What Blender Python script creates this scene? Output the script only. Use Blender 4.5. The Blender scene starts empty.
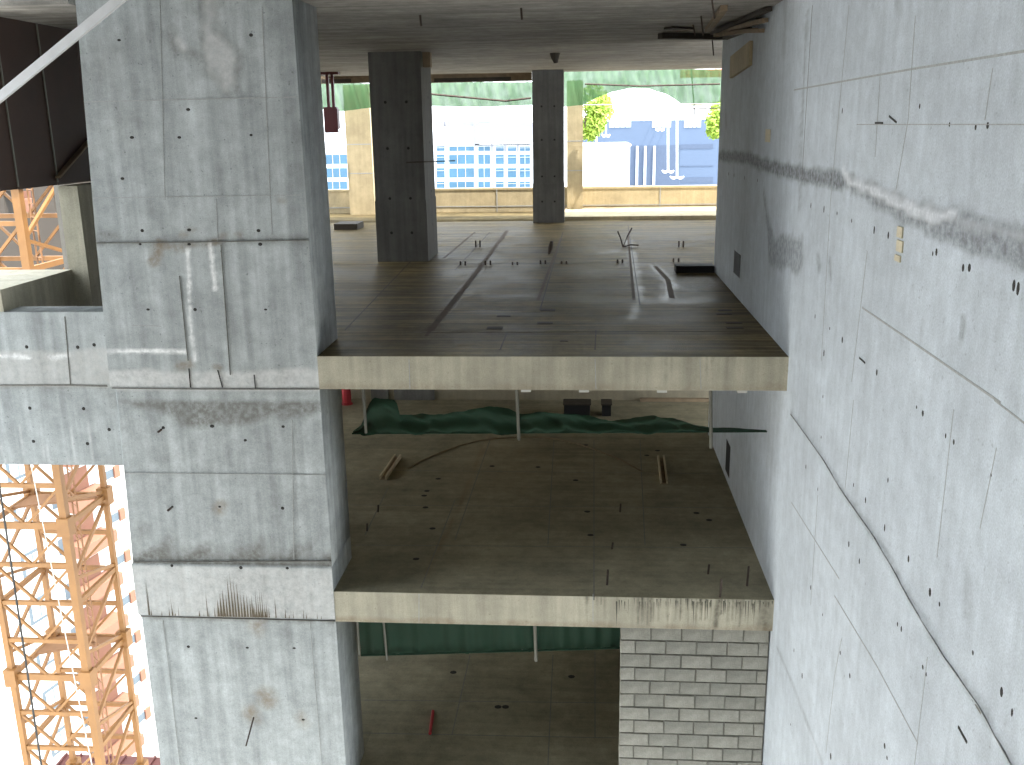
import bpy, math, random
import numpy as np
from mathutils import Vector, Matrix
random.seed(7)
SC = bpy.context.scene
COL = SC.collection

# ------------------------------------------------------------------ camera
F_PX = 965.0
EYE = np.array([0.0, 0.0, 2.731])
PITCH, YAW, ROLL = 0.2613, 0.0765, -0.0166
_cy, _sy, _cp, _sp = math.cos(YAW), math.sin(YAW), math.cos(PITCH), math.sin(PITCH)
FW = np.array([-_sy*_cp, _cy*_cp, -_sp]); _r0 = np.array([_cy, _sy, 0.0]); _u0 = np.cross(_r0, FW)
RT = math.cos(ROLL)*_r0 + math.sin(ROLL)*_u0
UP = -math.sin(ROLL)*_r0 + math.cos(ROLL)*_u0
cd = bpy.data.cameras.new('camera'); cam = bpy.data.objects.new('camera', cd); COL.objects.link(cam)
cd.sensor_width = 36; cd.lens = F_PX/1024*36; cd.clip_start = 0.05; cd.clip_end = 1000
m = Matrix.Identity(4)
for i in range(3):
    m[i][0], m[i][1], m[i][2], m[i][3] = RT[i], UP[i], -FW[i], EYE[i]
cam.matrix_world = m
SC.camera = cam

# ------------------------------------------------------------------ sky, exposure
w = bpy.data.worlds.new('World'); SC.world = w; w.use_nodes = True
bg = w.node_tree.nodes['Background']
bg.inputs['Color'].default_value = (0.87, 0.945, 1.0, 1); bg.inputs['Strength'].default_value = 4.4
sd = bpy.data.lights.new('sun', 'SUN'); sd.energy = 9.0; sd.angle = 0.02; sd.color = (1.0, 0.93, 0.80)
sun = bpy.data.objects.new('sun', sd); COL.objects.link(sun)
sun.rotation_euler = Vector((-0.42, 0.23, -0.93)).to_track_quat('-Z', 'Y').to_euler()
SC.view_settings.view_transform = 'Standard'; SC.view_settings.look = 'None'
SC.view_settings.gamma = 1; SC.view_settings.use_curve_mapping = False
SC.view_settings.exposure = 0.33

# ------------------------------------------------------------------ pixel -> place
def ray(x, y): return FW + RT*((x-512)/F_PX) - UP*((y-382.5)/F_PX)
def atY(x, y, Y): d = ray(x, y); return Vector(EYE + d*(Y/d[1]))
def atZ(x, y, z): d = ray(x, y); return Vector(EYE + d*((z-EYE[2])/d[2]))
def atX(x, y, X): d = ray(x, y); return Vector(EYE + d*(X/d[0]))

# key dimensions, metres (upper floor top = 0)
YF = 11.40            # plane of the slab edges and the big column
XL, XR = -3.285, 2.441  # right side of the big column, face of the right wall
XC = -5.95            # left side of the big column
YCB = 12.43           # back of the big column
H2 = -3.195; H3 = -6.39
TA = 0.42
ZC = 4.158            # ceiling
YWE = 18.3            # far end of the right wall

# ------------------------------------------------------------------ helpers
def nodes(name):
    mt = bpy.data.materials.new(name); mt.use_nodes = True
    nt = mt.node_tree; return mt, nt, nt.nodes['Principled BSDF']
def flat(name, c, rough=0.7, metal=0.0, var=0.15, scale=6.0, bump=0.0):
    mt, nt, b = nodes(name)
    tc = nt.nodes.new('ShaderNodeTexCoord'); n = nt.nodes.new('ShaderNodeTexNoise')
    n.inputs['Scale'].default_value = scale; n.inputs['Detail'].default_value = 5
    nt.links.new(tc.outputs['Object'], n.inputs['Vector'])
    mx = nt.nodes.new('ShaderNodeMix'); mx.data_type = 'RGBA'
    mx.inputs['A'].default_value = (*[v*(1-var) for v in c], 1); mx.inputs['B'].default_value = (*[min(1, v*(1+var)) for v in c], 1)
    nt.links.new(n.outputs['Fac'], mx.inputs['Factor']); nt.links.new(mx.outputs['Result'], b.inputs['Base Color'])
    b.inputs['Roughness'].default_value = rough; b.inputs['Metallic'].default_value = metal
    if bump:
        bp = nt.nodes.new('ShaderNodeBump'); bp.inputs['Strength'].default_value = bump; bp.inputs['Distance'].default_value = 0.01
        nt.links.new(n.outputs['Fac'], bp.inputs['Height']); nt.links.new(bp.outputs['Normal'], b.inputs['Normal'])
    return mt
def concrete(name, c, streak='z', streak_amt=0.22, blotch=0.2, rough=0.85, dark=(0.2, 0.2, 0.21), white=(0.72, 0.72, 0.74),
             brown=(0.2, 0.13, 0.07), marks=True, bump=0.25, fine=0.12, wet=0.0, blotch_scale=0.9, spec=0.4, mid=0.1, pits=0.25, tint=(1, 1, 1)):
    """cast concrete: blotches, board streaks, fine grain; 'mark' attribute carries stains (r dark, g pale, b rust)"""
    mt, nt, b = nodes(name); L = nt.links.new
    tc = nt.nodes.new('ShaderNodeTexCoord')
    def noise(scale, vec=(1, 1, 1), detail=5, rough_=0.55):
        mp = nt.nodes.new('ShaderNodeMapping'); mp.inputs['Scale'].default_value = vec
        L(tc.outputs['Object'], mp.inputs['Vector'])
        n = nt.nodes.new('ShaderNodeTexNoise'); n.inputs['Scale'].default_value = scale
        n.inputs['Detail'].default_value = detail; n.inputs['Roughness'].default_value = rough_
        L(mp.outputs['Vector'], n.inputs['Vector']); return n.outputs['Fac']
    def rng(s, lo, hi, a=0.3, c_=0.7):
        r = nt.nodes.new('ShaderNodeMapRange'); r.inputs['From Min'].default_value = a; r.inputs['From Max'].default_value = c_
        r.inputs['To Min'].default_value = lo; r.inputs['To Max'].default_value = hi; L(s, r.inputs['Value']); return r.outputs['Result']
    def mul(a, bb):
        x = nt.nodes.new('ShaderNodeMath'); x.operation = 'MULTIPLY'; L(a, x.inputs[0])
        if isinstance(bb, float): x.inputs[1].default_value = bb
        else: L(bb, x.inputs[1])
        return x.outputs[0]
    sv = {'z': (1, 1, 0.05), 'y': (1, 0.06, 1), 'x': (0.05, 1, 1)}[streak]
    n1 = noise(blotch_scale, detail=6, rough_=0.65); n2 = noise(9, sv, 4); n3 = noise(70, detail=3); n4 = noise(3.1, sv, 3)
    v = mul(mul(rng(n1, 1-blotch, 1+blotch), rng(n2, 1-streak_amt, 1+streak_amt*0.6)), mul(rng(n3, 1-fine, 1+fine), rng(n4, 1-streak_amt*0.5, 1+streak_amt*0.5)))
    n5 = noise(4.5, detail=9, rough_=0.72); n6 = noise(22, detail=2)
    v = mul(mul(v, rng(n5, 1-mid, 1+mid)), rng(n6, 1-pits, 1.0, 0.24, 0.33))
    vm = nt.nodes.new('ShaderNodeVectorMath'); vm.operation = 'SCALE'; vm.inputs[0].default_value = c; L(v, vm.inputs['Scale'])
    col = vm.outputs['Vector']
    rs = rng(n1, rough-0.08, rough+0.08)
    if marks:
        at = nt.nodes.new('ShaderNodeAttribute'); at.attribute_name = 'mark'
        sp = nt.nodes.new('ShaderNodeSeparateColor'); L(at.outputs['Color'], sp.inputs['Color'])
        brk = rng(noise(14, detail=6, rough_=0.7), 0.45, 1.15, 0.35, 0.6)
        for ch, cc in (('Red', dark), ('Blue', brown), ('Green', white)):
            f = mul(sp.outputs[ch], brk)
            cl = nt.nodes.new('ShaderNodeClamp'); L(f, cl.inputs['Value'])
            mx = nt.nodes.new('ShaderNodeMix'); mx.data_type = 'RGBA'; L(cl.outputs['Result'], mx.inputs['Factor'])
            L(col, mx.inputs['A']); mx.inputs['B'].default_value = (*cc, 1); col = mx.outputs['Result']
        if wet:
            r2 = nt.nodes.new('ShaderNodeMath'); r2.operation = 'SUBTRACT'; L(rs, r2.inputs[0]); L(mul(sp.outputs['Red'], wet), r2.inputs[1]); rs = r2.outputs[0]
    b.inputs['Specular IOR Level'].default_value = spec; b.inputs['Specular Tint'].default_value = (*tint, 1)
    L(col, b.inputs['Base Color']); L(rs, b.inputs['Roughness'])
    ad = nt.nodes.new('ShaderNodeMath'); ad.operation = 'ADD'; L(n2, ad.inputs[0]); L(n3, ad.inputs[1])
    bp = nt.nodes.new('ShaderNodeBump'); bp.inputs['Strength'].default_value = bump; bp.inputs['Distance'].default_value = 0.012
    L(ad.outputs[0], bp.inputs['Height']); L(bp.outputs['Normal'], b.inputs['Normal'])
    return mt

class MB:
    def __init__(s): s.v = []; s.f = []
    def quad(s, a, b, c, d):
        n = len(s.v); s.v += [tuple(a), tuple(b), tuple(c), tuple(d)]; s.f.append((n, n+1, n+2, n+3)); return s
    def box(s, x0, x1, y0, y1, z0, z1):
        n = len(s.v)
        s.v += [(x, y, z) for z in (z0, z1) for y in (y0, y1) for x in (x0, x1)]
        s.f += [tuple(n+i for i in q) for q in ((0, 2, 3, 1), (4, 5, 7, 6), (0, 1, 5, 4), (2, 6, 7, 3), (0, 4, 6, 2), (1, 3, 7, 5))]
        return s
    def bar(s, p, q, w, h=None, up=(0, 0, 1)):
        p, q = Vector(p), Vector(q); d = (q-p).normalized(); h = w if h is None else h
        up = Vector(up)
        if abs(d.dot(up)) > 0.98: up = Vector((0, 1, 0))
        a = d.cross(up).normalized(); b = a.cross(d)
        n = len(s.v)
        for c in (p, q):
            for i, j in ((-1, -1), (1, -1), (1, 1), (-1, 1)): s.v.append(tuple(c + a*(i*w/2) + b*(j*h/2)))
        s.f += [tuple(n+i for i in q_) for q_ in ((3, 2, 1, 0), (4, 5, 6, 7), (0, 1, 5, 4), (1, 2, 6, 5), (2, 3, 7, 6), (3, 0, 4, 7))]
        return s
    def tube(s, pts, r, n=8):
        pts = [Vector(p) for p in pts]; st = len(s.v)
        for i, p in enumerate(pts):
            d = (pts[min(i+1, len(pts)-1)] - pts[max(i-1, 0)]).normalized()
            up = Vector((0, 0, 1)) if abs(d.z) < 0.9 else Vector((0, 1, 0))
            a = d.cross(up).normalized(); b = a.cross(d)
            rr = r[i] if isinstance(r, (list, tuple)) else r
            for k in range(n):
                t = 2*math.pi*k/n; s.v.append(tuple(p + a*(rr*math.cos(t)) + b*(rr*math.sin(t))))
        for i in range(len(pts)-1):
            for k in range(n):
                k2 = (k+1) % n; s.f.append((st+i*n+k, st+i*n+k2, st+(i+1)*n+k2, st+(i+1)*n+k))
        s.f.append(tuple(st+k for k in range(n-1, -1, -1))); s.f.append(tuple(st+(len(pts)-1)*n+k for k in range(n)))
        return s
    def mesh(s, name):
        me = bpy.data.meshes.new(name); me.from_pydata(s.v, [], s.f); me.update(); return me
    def build(s, name, mat, parent=None, smooth=False):
        me = s.mesh(name); me.materials.append(mat)
        if smooth: me.polygons.foreach_set('use_smooth', [True]*len(me.polygons))
        return link(name, me, parent)
def link(name, me, parent=None):
    o = bpy.data.objects.new(name, me); COL.objects.link(o)
    if parent is not None:
        o.parent = parent; o.matrix_parent_inverse = Matrix.Translation(-ABS(parent))
    return o
def ABS(o):
    p = Vector(o.location)
    if o.parent is not None and o.parent.type == 'EMPTY' and not tuple(o.location) == (0, 0, 0): p = p
    return p
def tag(o, label, cat, group=None):
    o['label'] = label; o['category'] = cat
    if group: o['group'] = group
    return o
def thing(name, loc, label, cat, group=None):
    o = bpy.data.objects.new(name, None); COL.objects.link(o); o.location = loc; o.empty_display_size = 0.2
    return tag(o, label, cat, group)
def struct(o, label=None, cat=None):
    o['kind'] = 'structure'
    if label: o['label'] = label
    if cat: o['category'] = cat
    return o

# -- painted marks on dense grids (stains, chalk, repair mortar, one lit floor patch; u, v in metres on the surface)
def wob(u, v, s=1.0, seed=0):
    r = np.random.RandomState(seed); o = np.zeros_like(u)
    for k in range(6):
        a = r.uniform(0, 6.28); f_ = s*(1.6**k)*r.uniform(0.8, 1.2); o += np.sin((u*math.cos(a)+v*math.sin(a))*f_*6.28+r.uniform(0, 6.28))/(1.35**k)
    return o/2.6
def line(u, v, pts, wd, soft=0.03, wobble=0.0, s=1.5, seed=1):
    best = np.full(u.shape, 1e9)
    wd = wd if isinstance(wd, (list, tuple)) else [wd]*len(pts)
    for i in range(len(pts)-1):
        (ax, ay), (bx, by) = pts[i], pts[i+1]; dx, dy = bx-ax, by-ay; L2 = dx*dx+dy*dy+1e-12
        t = np.clip(((u-ax)*dx+(v-ay)*dy)/L2, 0, 1)
        d = np.hypot(u-ax-t*dx, v-ay-t*dy) - (wd[i]+(wd[i+1]-wd[i])*t)
        best = np.minimum(best, d)
    if wobble: best = best + wobble*wob(u, v, s, seed)
    return np.clip(0.5-best/(2*soft), 0, 1)
def surf(O, U, V, lu, lv, step, fn):
    """dense grid with 'mark' colour attribute; fn(u,v) -> r,g,b,height"""
    nu, nv = max(2, int(lu/step)+1), max(2, int(lv/step)+1)
    u, v = np.meshgrid(np.linspace(0, lu, nu), np.linspace(0, lv, nv), indexing='ij')
    r, g, b, h = [np.broadcast_to(np.asarray(a, float), u.shape) for a in fn(u, v)]
    O, U, V = np.array(O, float), np.array(U, float), np.array(V, float); N = np.cross(U, V)
    P = O + u[..., None]*U + v[..., None]*V + h[..., None]*N
    idx = np.arange(nu*nv).reshape(nu, nv)
    q = np.stack([idx[:-1, :-1], idx[1:, :-1], idx[1:, 1:], idx[:-1, 1:]], -1).reshape(-1, 4)
    c = np.stack([r, g, b, np.ones_like(u)], -1).reshape(-1, 4)
    return P.reshape(-1, 3), q, c
def solid(name, grids, boxes, mat, parent=None):
    """one mesh: dense faces with marks + plain backing boxes"""
    V, Q, C = [], [], []; n = 0
    for P, q, c in grids: V.append(P); Q.append(q+n); C.append(c); n += len(P)
    mb = MB()
    for bx in boxes: mb.box(*bx)
    if mb.v:
        V.append(np.array(mb.v)); Q.append(np.array(mb.f)+n); C.append(np.tile([0, 0, 0, 1.0], (len(mb.v), 1)))
    V, Q, C = np.concatenate(V), np.concatenate(Q), np.concatenate(C)
    me = bpy.data.meshes.new(name)
    me.vertices.add(len(V)); me.vertices.foreach_set('co', V.astype(np.float32).ravel())
    me.loops.add(len(Q)*4); me.loops.foreach_set('vertex_index', Q.astype(np.int32).ravel())
    me.polygons.add(len(Q)); me.polygons.foreach_set('loop_start', np.arange(0, len(Q)*4, 4, dtype=np.int32))
    me.update(calc_edges=True)
    a = me.attributes.new('mark', 'FLOAT_COLOR', 'POINT'); a.data.foreach_set('color', C.astype(np.float32).ravel())
    me.materials.append(mat); me.validate()
    return link(name, me, parent)

# ------------------------------------------------------------------ materials
M = {}
M['wall'] = concrete('concrete_blue_grey', (0.525, 0.565, 0.61), white=(0.74, 0.76, 0.8), dark=(0.16, 0.165, 0.175), streak_amt=0.07, blotch=0.12, mid=.12)
M['column'] = concrete('concrete_column', white=(0.88, 0.88, 0.88), c=(0.40, 0.425, 0.43), dark=(0.15, 0.145, 0.13), streak_amt=0.22, blotch=0.18, mid=.2, pits=.4, brown=(0.24, 0.19, 0.13))
M['edge'] = concrete('concrete_cream', (0.42, 0.39, 0.305), dark=(0.13, 0.12, 0.09), streak_amt=0.18, blotch=0.18)
M['floor'] = concrete('concrete_floor', (0.18, 0.14, 0.075), spec=0.02, tint=(1, .86, .62), mid=.3, streak='x', dark=(0.08, 0.064, 0.04), rough=0.5, streak_amt=0.6, blotch=0.4, wet=0.22, brown=(0.07, 0.042, 0.022), bump=0.35)
M['floor2'] = concrete('concrete_floor_lower', (0.27, 0.245, 0.175), spec=0.1, white=(.45, .38, .26), mid=.2, streak='x', dark=(0.15, 0.14, 0.105), rough=0.8, streak_amt=0.12, blotch=0.25, brown=(0.2, 0.11, 0.06))
M['ceiling'] = concrete('concrete_soffit', (0.30, 0.28, 0.255), streak='x', streak_amt=0.3, blotch=0.35, mid=.25, marks=False)
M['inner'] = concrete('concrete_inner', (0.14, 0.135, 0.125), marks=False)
M['tan'] = concrete('concrete_tan', (0.46, 0.38, 0.245), marks=False, streak_amt=0.1)
M['block'] = concrete('block', (0.27, 0.262, 0.228), marks=False, streak_amt=0.05, blotch=0.25, bump=0.5, blotch_scale=2.5)
M['blocks_b'] = concrete('block_grey', (0.235, 0.23, 0.20), marks=False, streak_amt=0.05, blotch=0.3, bump=0.5, blotch_scale=3)
M['mortar'] = flat('mortar', (0.17, 0.16, 0.135), 0.95, scale=20, bump=0.4)
M['hole'] = flat('tie_hole_dark', (0.03, 0.027, 0.025), 0.9)
M['seam'] = flat('seam_dark', (0.17, 0.165, 0.15), 0.9, scale=30, var=0.5)
M['seam_pale'] = flat('seam_pale', (0.37, 0.375, 0.37), 0.9, scale=30, var=0.4)
M['rebar'] = flat('rusty_rebar', (0.07, 0.05, 0.04), 0.8, scale=40, var=0.5)
M['net'] = None
def net_mat(name, c, trans, holes):
    mt, nt, b = nodes(name); L = nt.links.new
    b.inputs['Base Color'].default_value = (*c, 1); b.inputs['Roughness'].default_value = 0.8
    tl = nt.nodes.new('ShaderNodeBsdfTranslucent'); tl.inputs['Color'].default_value = (*[min(1, v*1.6) for v in c], 1)
    mx = nt.nodes.new('ShaderNodeMixShader'); mx.inputs[0].default_value = trans; L(b.outputs[0], mx.inputs[1]); L(tl.outputs[0], mx.inputs[2])
    tp = nt.nodes.new('ShaderNodeBsdfTransparent'); m2 = nt.nodes.new('ShaderNodeMixShader')
    tc = nt.nodes.new('ShaderNodeTexCoord'); n = nt.nodes.new('ShaderNodeTexNoise'); n.inputs['Scale'].default_value = 3
    L(tc.outputs['Object'], n.inputs['Vector'])
    r = nt.nodes.new('ShaderNodeMapRange'); r.inputs['From Min'].default_value = 0.35; r.inputs['From Max'].default_value = 0.7
    r.inputs['To Min'].default_value = holes*0.6; r.inputs['To Max'].default_value = holes*1.4; L(n.outputs['Fac'], r.inputs['Value'])
    L(r.outputs['Result'], m2.inputs[0])
    L(mx.outputs[0], m2.inputs[1]); L(tp.outputs[0], m2.inputs[2]); L(m2.outputs[0], nt.nodes['Material Output'].inputs['Surface'])
    return mt
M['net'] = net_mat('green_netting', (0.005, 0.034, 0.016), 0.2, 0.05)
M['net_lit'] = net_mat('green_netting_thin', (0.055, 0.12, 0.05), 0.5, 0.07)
M['steel_pale'] = flat('galvanised_steel', (0.15, 0.145, 0.12), 0.5, 0.3)
M['paint_white'] = flat('white_painted_steel', (0.58, 0.58, 0.59), 0.45)
M['crane'] = flat('crane_orange', (0.27, 0.13, 0.04), 0.55, scale=3, var=0.25)
M['crane_dark'] = flat('crane_platform', (0.30, 0.16, 0.08), 0.7)
M['cable'] = flat('cable_black', (0.02, 0.02, 0.02), 0.6)
M['rope'] = flat('rope_pale', (0.7, 0.66, 0.6), 0.8)
M['brown'] = flat('brown_hoarding', (0.05, 0.024, 0.016), 0.7, scale=2, var=0.35)
M['wood'] = flat('weathered_wood', (0.22, 0.16, 0.10), 0.85, scale=8, var=0.4)
M['wood_dark'] = flat('dark_wet_wood', (0.055, 0.045, 0.035), 0.85, scale=8, var=0.4)
M['wood_pale'] = flat('pale_timber', (0.5, 0.42, 0.28), 0.85, scale=8, var=0.25)
M['black'] = flat('black_board', (0.012, 0.012, 0.014), 0.8)
M['maroon'] = flat('maroon_paint', (0.09, 0.015, 0.018), 0.5)
M['red'] = flat('red_plastic', (0.36, 0.02, 0.03), 0.5)
M['orange'] = flat('orange_sheet', (0.75, 0.13, 0.04), 0.6)
M['foam'] = flat('beige_foam', (0.62, 0.55, 0.40), 0.9, scale=30, var=0.2, bump=0.4)
M['fac_white'] = flat('facade_white', (0.80, 0.80, 0.79), 0.8, var=0.03)
M['fac_pink'] = flat('facade_pink', (0.24, 0.115, 0.075), 0.8, var=0.1)
M['fac_glass'] = flat('facade_glass', (0.10, 0.13, 0.16), 0.25)
M['apt_white'] = flat('apartment_render', (0.52, 0.55, 0.60), 0.8, var=0.05)
M['apt_grey'] = flat('apartment_grey', (0.2, 0.21, 0.25), 0.8, var=0.05)
M['apt_glass'] = flat('apartment_blue_glass', (0.035, 0.105, 0.18), 0.3, scale=0.4, var=0.4)
M['slate'] = flat('slate_blue_cladding', (0.075, 0.11, 0.18), 0.7, scale=0.3, var=0.1)
M['slate_dark'] = flat('slate_blue_dark', (0.055, 0.08, 0.135), 0.7)
M['ground'] = flat('pale_ground', (0.35, 0.34, 0.32), 0.9, scale=0.1)
M['leaf'] = flat('leaf_yellow_green', (0.36, 0.50, 0.08), 0.6, scale=2, var=0.4)
M['bark'] = flat('bark', (0.09, 0.07, 0.05), 0.9)
M['redroof'] = flat('red_brown_roof', (0.10, 0.025, 0.02), 0.7, scale=1.0, var=0.4)

def disc(name, n=8):
    mb = MB(); mb.v = [(math.cos(2*math.pi*k/n), math.sin(2*math.pi*k/n), 0.0) for k in range(n)] + [(0.55*math.cos(2*math.pi*k/n), 0.55*math.sin(2*math.pi*k/n), 0.25) for k in range(n)]
    mb.f = [tuple(range(n, 2*n))] + [(k, (k+1) % n, n+(k+1) % n, n+k) for k in range(n)]
    me = mb.mesh(name); me.materials.append(M['hole']); return me
HOLE = disc('tie_hole')
def hole(parent, p, normal, r=0.022, sx=1.0, sz=1.0, name='tie_hole', rot=0.0):
    o = bpy.data.objects.new(name, HOLE); COL.objects.link(o)
    n = Vector(normal); q = n.to_track_quat('Z', 'Y')
    o.rotation_mode = 'QUATERNION'; o.rotation_quaternion = q @ Vector((0, 0, 1)).rotation_difference(Vector((0, 0, 1)))
    o.location = p; o.scale = (r*sx, r*sz, 0.008); o.parent = parent
    o.matrix_parent_inverse = Matrix.Translation(-Vector(parent.location))
    return o
def ribbon(name, pts, wd, normal, mat, parent, lift=0.003):
    """thin seam lying on a surface, a shallow raised fin of real thickness"""
    mb = MB(); n = Vector(normal)
    pts = [Vector(p) for p in pts]
    for a, b in zip(pts[:-1], pts[1:]): mb.bar(a, b, wd, lift*2, up=n)
    return mb.build(name, mat, parent)

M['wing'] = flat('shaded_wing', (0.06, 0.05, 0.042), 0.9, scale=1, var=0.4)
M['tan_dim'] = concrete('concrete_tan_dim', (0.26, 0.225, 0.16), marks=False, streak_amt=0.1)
M['drip'] = flat('drip_brown_grey', (0.14, 0.115, 0.08), 0.9, scale=20, var=0.4)
M['drip_dark'] = flat('drip_black', (0.085, 0.08, 0.062), 0.9, scale=20, var=0.4)
M['crumb'] = flat('mortar_crumb', (0.55, 0.54, 0.50), 0.9, scale=30)
M['rust'] = flat('rust_track', (0.085, 0.05, 0.026), 0.9, scale=5, var=0.6)
# ================================================================== STRUCTURE
# ---- right wall: tall cast wall with stains, pour joints and tie holes
WY0, WZ0, WZ1 = -2.6, -9.0, 4.6
def rw(zx, zy, sc=1.912, ox=700, oy=0):      # a point seen on the wall -> (Y, z)
    p = atX(ox+zx/sc, oy+zy/sc, XR); return (p.y, p.z)
def lw(zx, zy): return rw(zx, zy, 2.096, 720, 400)
def wall_marks(u, v):
    Y = YWE-u; Z = WZ0+v
    T = lambda L: [rw(*p) for p in L]
    dk = 0.9*line(Y, Z, T([(28, 297), (90, 302), (130, 318), (200, 335), (272, 345)]), 0.085, 0.03, 0.025)
    dk = np.maximum(dk, 0.75*line(Y, Z, T([(262, 335), (330, 372), (400, 405), (460, 432), (530, 447), (625, 478)]), [0.06, .085, .095, .11, .12, .11], 0.03, 0.03))
    dk = np.maximum(dk, 0.5*line(Y, Z, T([(480, 405), (520, 425)]), 0.06, 0.05, 0.02))
    dk = np.maximum(dk, 0.7*line(Y, Z, T([(122, 372), (130, 430), (140, 480)]), [0.07, 0.09, 0.2], 0.05, 0.06))
    dk = np.maximum(dk, 0.65*line(Y, Z, T([(135, 478), (190, 488)]), 0.2, 0.05, 0.06))
    dk = np.maximum(dk, 0.55*line(Y, Z, T([(225, 492), (228, 508)]), 0.06, 0.03, 0.02))
    dk = np.maximum(dk, 0.55*line(Y, Z, T([(248, 500), (250, 530)]), 0.05, 0.03, 0.02))
    dk = np.maximum(dk, 0.6*line(Y, Z, T([(503, 610), (500, 645)]), 0.035, 0.02, 0.012))
    dk = np.maximum(dk, 0.25*line(Y, Z, T([(425, 615), (422, 665)]), 0.035, 0.04, 0.012))
    dk = np.maximum(dk, 0.3*line(Y, Z, T([(163, 0), (160, 100)]), 0.08, 0.08, 0.03))
    dk = np.maximum(dk, 0.35*line(Y, Z, T([(48, 205), (50, 240)]), 0.08, 0.05, 0.03))
    dk = np.maximum(dk, 0.45*line(Y, Z, T([(205, 30), (195, 220), (190, 390)]), 0.05, 0.05, 0.07, 5, 4))
    dk = np.maximum(dk, 0.3*line(Y, Z, T([(375, 0), (385, 20)]), 0.05, 0.05, 0.02))
    # pour joint lower down
    J = [lw(*p) for p in [(150, 30), (215, 120), (260, 195), (320, 280), (360, 345), (400, 420), (470, 535), (545, 640), (625, 785)]]
    dk = np.maximum(dk, 0.5*line(Y, Z, J, [.02, .02, .03, .05, .05, .04, .02, .02, .02], 0.025, 0.02, 3))
    dk = np.maximum(dk, 0.5*line(Y, Z, [lw(540, 635), lw(560, 665)], 0.05, 0.03))
    dk = np.maximum(dk, 0.28*line(Y, Z, [lw(520, 380), lw(515, 440)], 0.05, 0.06, 0.04))
    L4 = [lw(*p) for p in [(120, 520), (150, 590), (180, 670), (215, 765)]]
    dk = np.maximum(dk, 0.6*line(Y, Z, L4, 0.015, 0.03, 0.01))
    wh = 0.85*line(Y, Z, T([(274, 325), (285, 345), (330, 362), (400, 396), (450, 414), (490, 408)]), [.04, .035, .042, .045, .045, .02], 0.02, 0.018, 3, 2)
    wh = np.maximum(wh, 0.4*line(Y, Z, T([(490, 425), (560, 440), (620, 455)]), 0.02, 0.02, 0.015))
    wh = np.maximum(wh, 0.7*line(Y, Z, [lw(180, 680), lw(200, 730), lw(212, 765)], 0.012, 0.012))
    h = 0.018*line(Y, Z, J, 0.012, 0.02, 0.01, 3) + 0.012*wh
    return dk, wh, 0*dk, h
wallr = solid('wall_right', [surf((XR, YWE, WZ0), (0, -1, 0), (0, 0, 1), YWE-WY0, WZ1-WZ0, 0.04, wall_marks)],
              [(XR+0.03, XR+0.42, WY0, YWE, WZ0, WZ1)], M['wall'])
struct(wallr, 'tall grey cast concrete wall on the right with a dark wavy stain', 'wall')
def wall_pts(L, f): return [(XR, *f(*p)) for p in L]
for L, f, wd, mt in (
    ([(180, 172), (400, 133), (625, 97)], rw, .016, 'seam_pale'), ([(310, 588), (440, 677), (575, 770)], rw, .016, 'seam_pale'),
    ([(412, 30), (398, 230), (372, 380)], rw, .01, 'seam_pale'), ([(345, 140), (335, 300)], rw, .008, 'seam_pale'), ([(560, 130), (545, 230)], rw, .008, 'seam_pale'),
    ([(285, 10), (250, 380), (232, 690)], rw, .009, 'seam_pale'), ([(320, 480), (290, 730)], rw, .009, 'seam_pale'), ([(215, 10), (195, 340)], rw, .012, 'seam'),
    ([(490, 20), (455, 330)], lw, .008, 'seam_pale'), ([(280, 0), (262, 190)], lw, .008, 'seam_pale'), ([(580, 100), (545, 270)], lw, .007, 'seam_pale'),
    ([(255, 500), (240, 580), (222, 740)], lw, .008, 'seam_pale'), ([(205, 200), (190, 430)], lw, .008, 'seam_pale'), ([(435, 540), (408, 765)], lw, .007, 'seam_pale'),
    ([(240, 410), (330, 560), (415, 720)], lw, .012, 'seam_pale'), ([(150, 30), (300, 245), (415, 440), (625, 785)], lw, .016, 'seam'), ([(575, 0), (640, 50)], lw, .012, 'seam_pale'),
    ([(150, 215), (250, 375)], lw, .012, 'seam_pale'), ([(300, 238), (625, 238)], rw, .008, 'seam_pale')):
    ribbon('formwork_seam', wall_pts(L, f), wd, (-1, 0, 0), M[mt], wallr, 0.002)
for zx, zy in [(272, 212), (420, 203), (477, 238), (527, 243), (550, 240), (212, 393), (237, 400), (262, 408), (290, 422), (333, 440), (360, 450), (445, 485), (452, 482),
               (503, 512), (515, 512), (600, 546), (608, 552), (220, 605), (248, 628), (272, 650), (237, 675), (338, 712), (65, 335), (85, 340), (55, 332), (110, 345), (235, 758)]:
    y, z = rw(zx, zy); hole(wallr, (XR, y, z), (-1, 0, 0), random.uniform(.015, .026), random.uniform(.8, 1.2), random.uniform(1, 1.8))
for zx, zy in [(205, 187), (212, 78), (180, 140), (270, 302), (292, 338), (190, 393), (215, 450), (352, 168), (280, 178), (305, 210), (395, 333), (345, 268), (440, 403), (460, 428),
               (490, 88), (473, 75), (568, 157), (412, 15), (425, 28), (372, 470), (380, 480), (425, 560), (432, 575), (252, 530), (272, 578), (155, 525), (172, 578), (530, 530), (590, 612),
               (612, 655), (232, 747), (345, 725), (350, 750), (148, 680)]:
    y, z = lw(zx, zy); hole(wallr, (XR, y, z), (-1, 0, 0), random.uniform(.013, .023), random.uniform(.8, 1.2), random.uniform(1, 1.8))
ribbon('pour_joint', wall_pts([(150, 30), (215, 120), (260, 195), (320, 280), (360, 345), (400, 420), (470, 535), (545, 640), (625, 785)], lw), .007, (-1, 0, 0), M['seam_pale'], wallr, .016)
for a, b in (((335, 235), (350, 235)), ((362, 222), (376, 234)), ((305, 684), (316, 694))):
    ribbon('nail_scar', wall_pts([a, b], rw), .016, (-1, 0, 0), M['hole'], wallr, 0.004)
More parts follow.
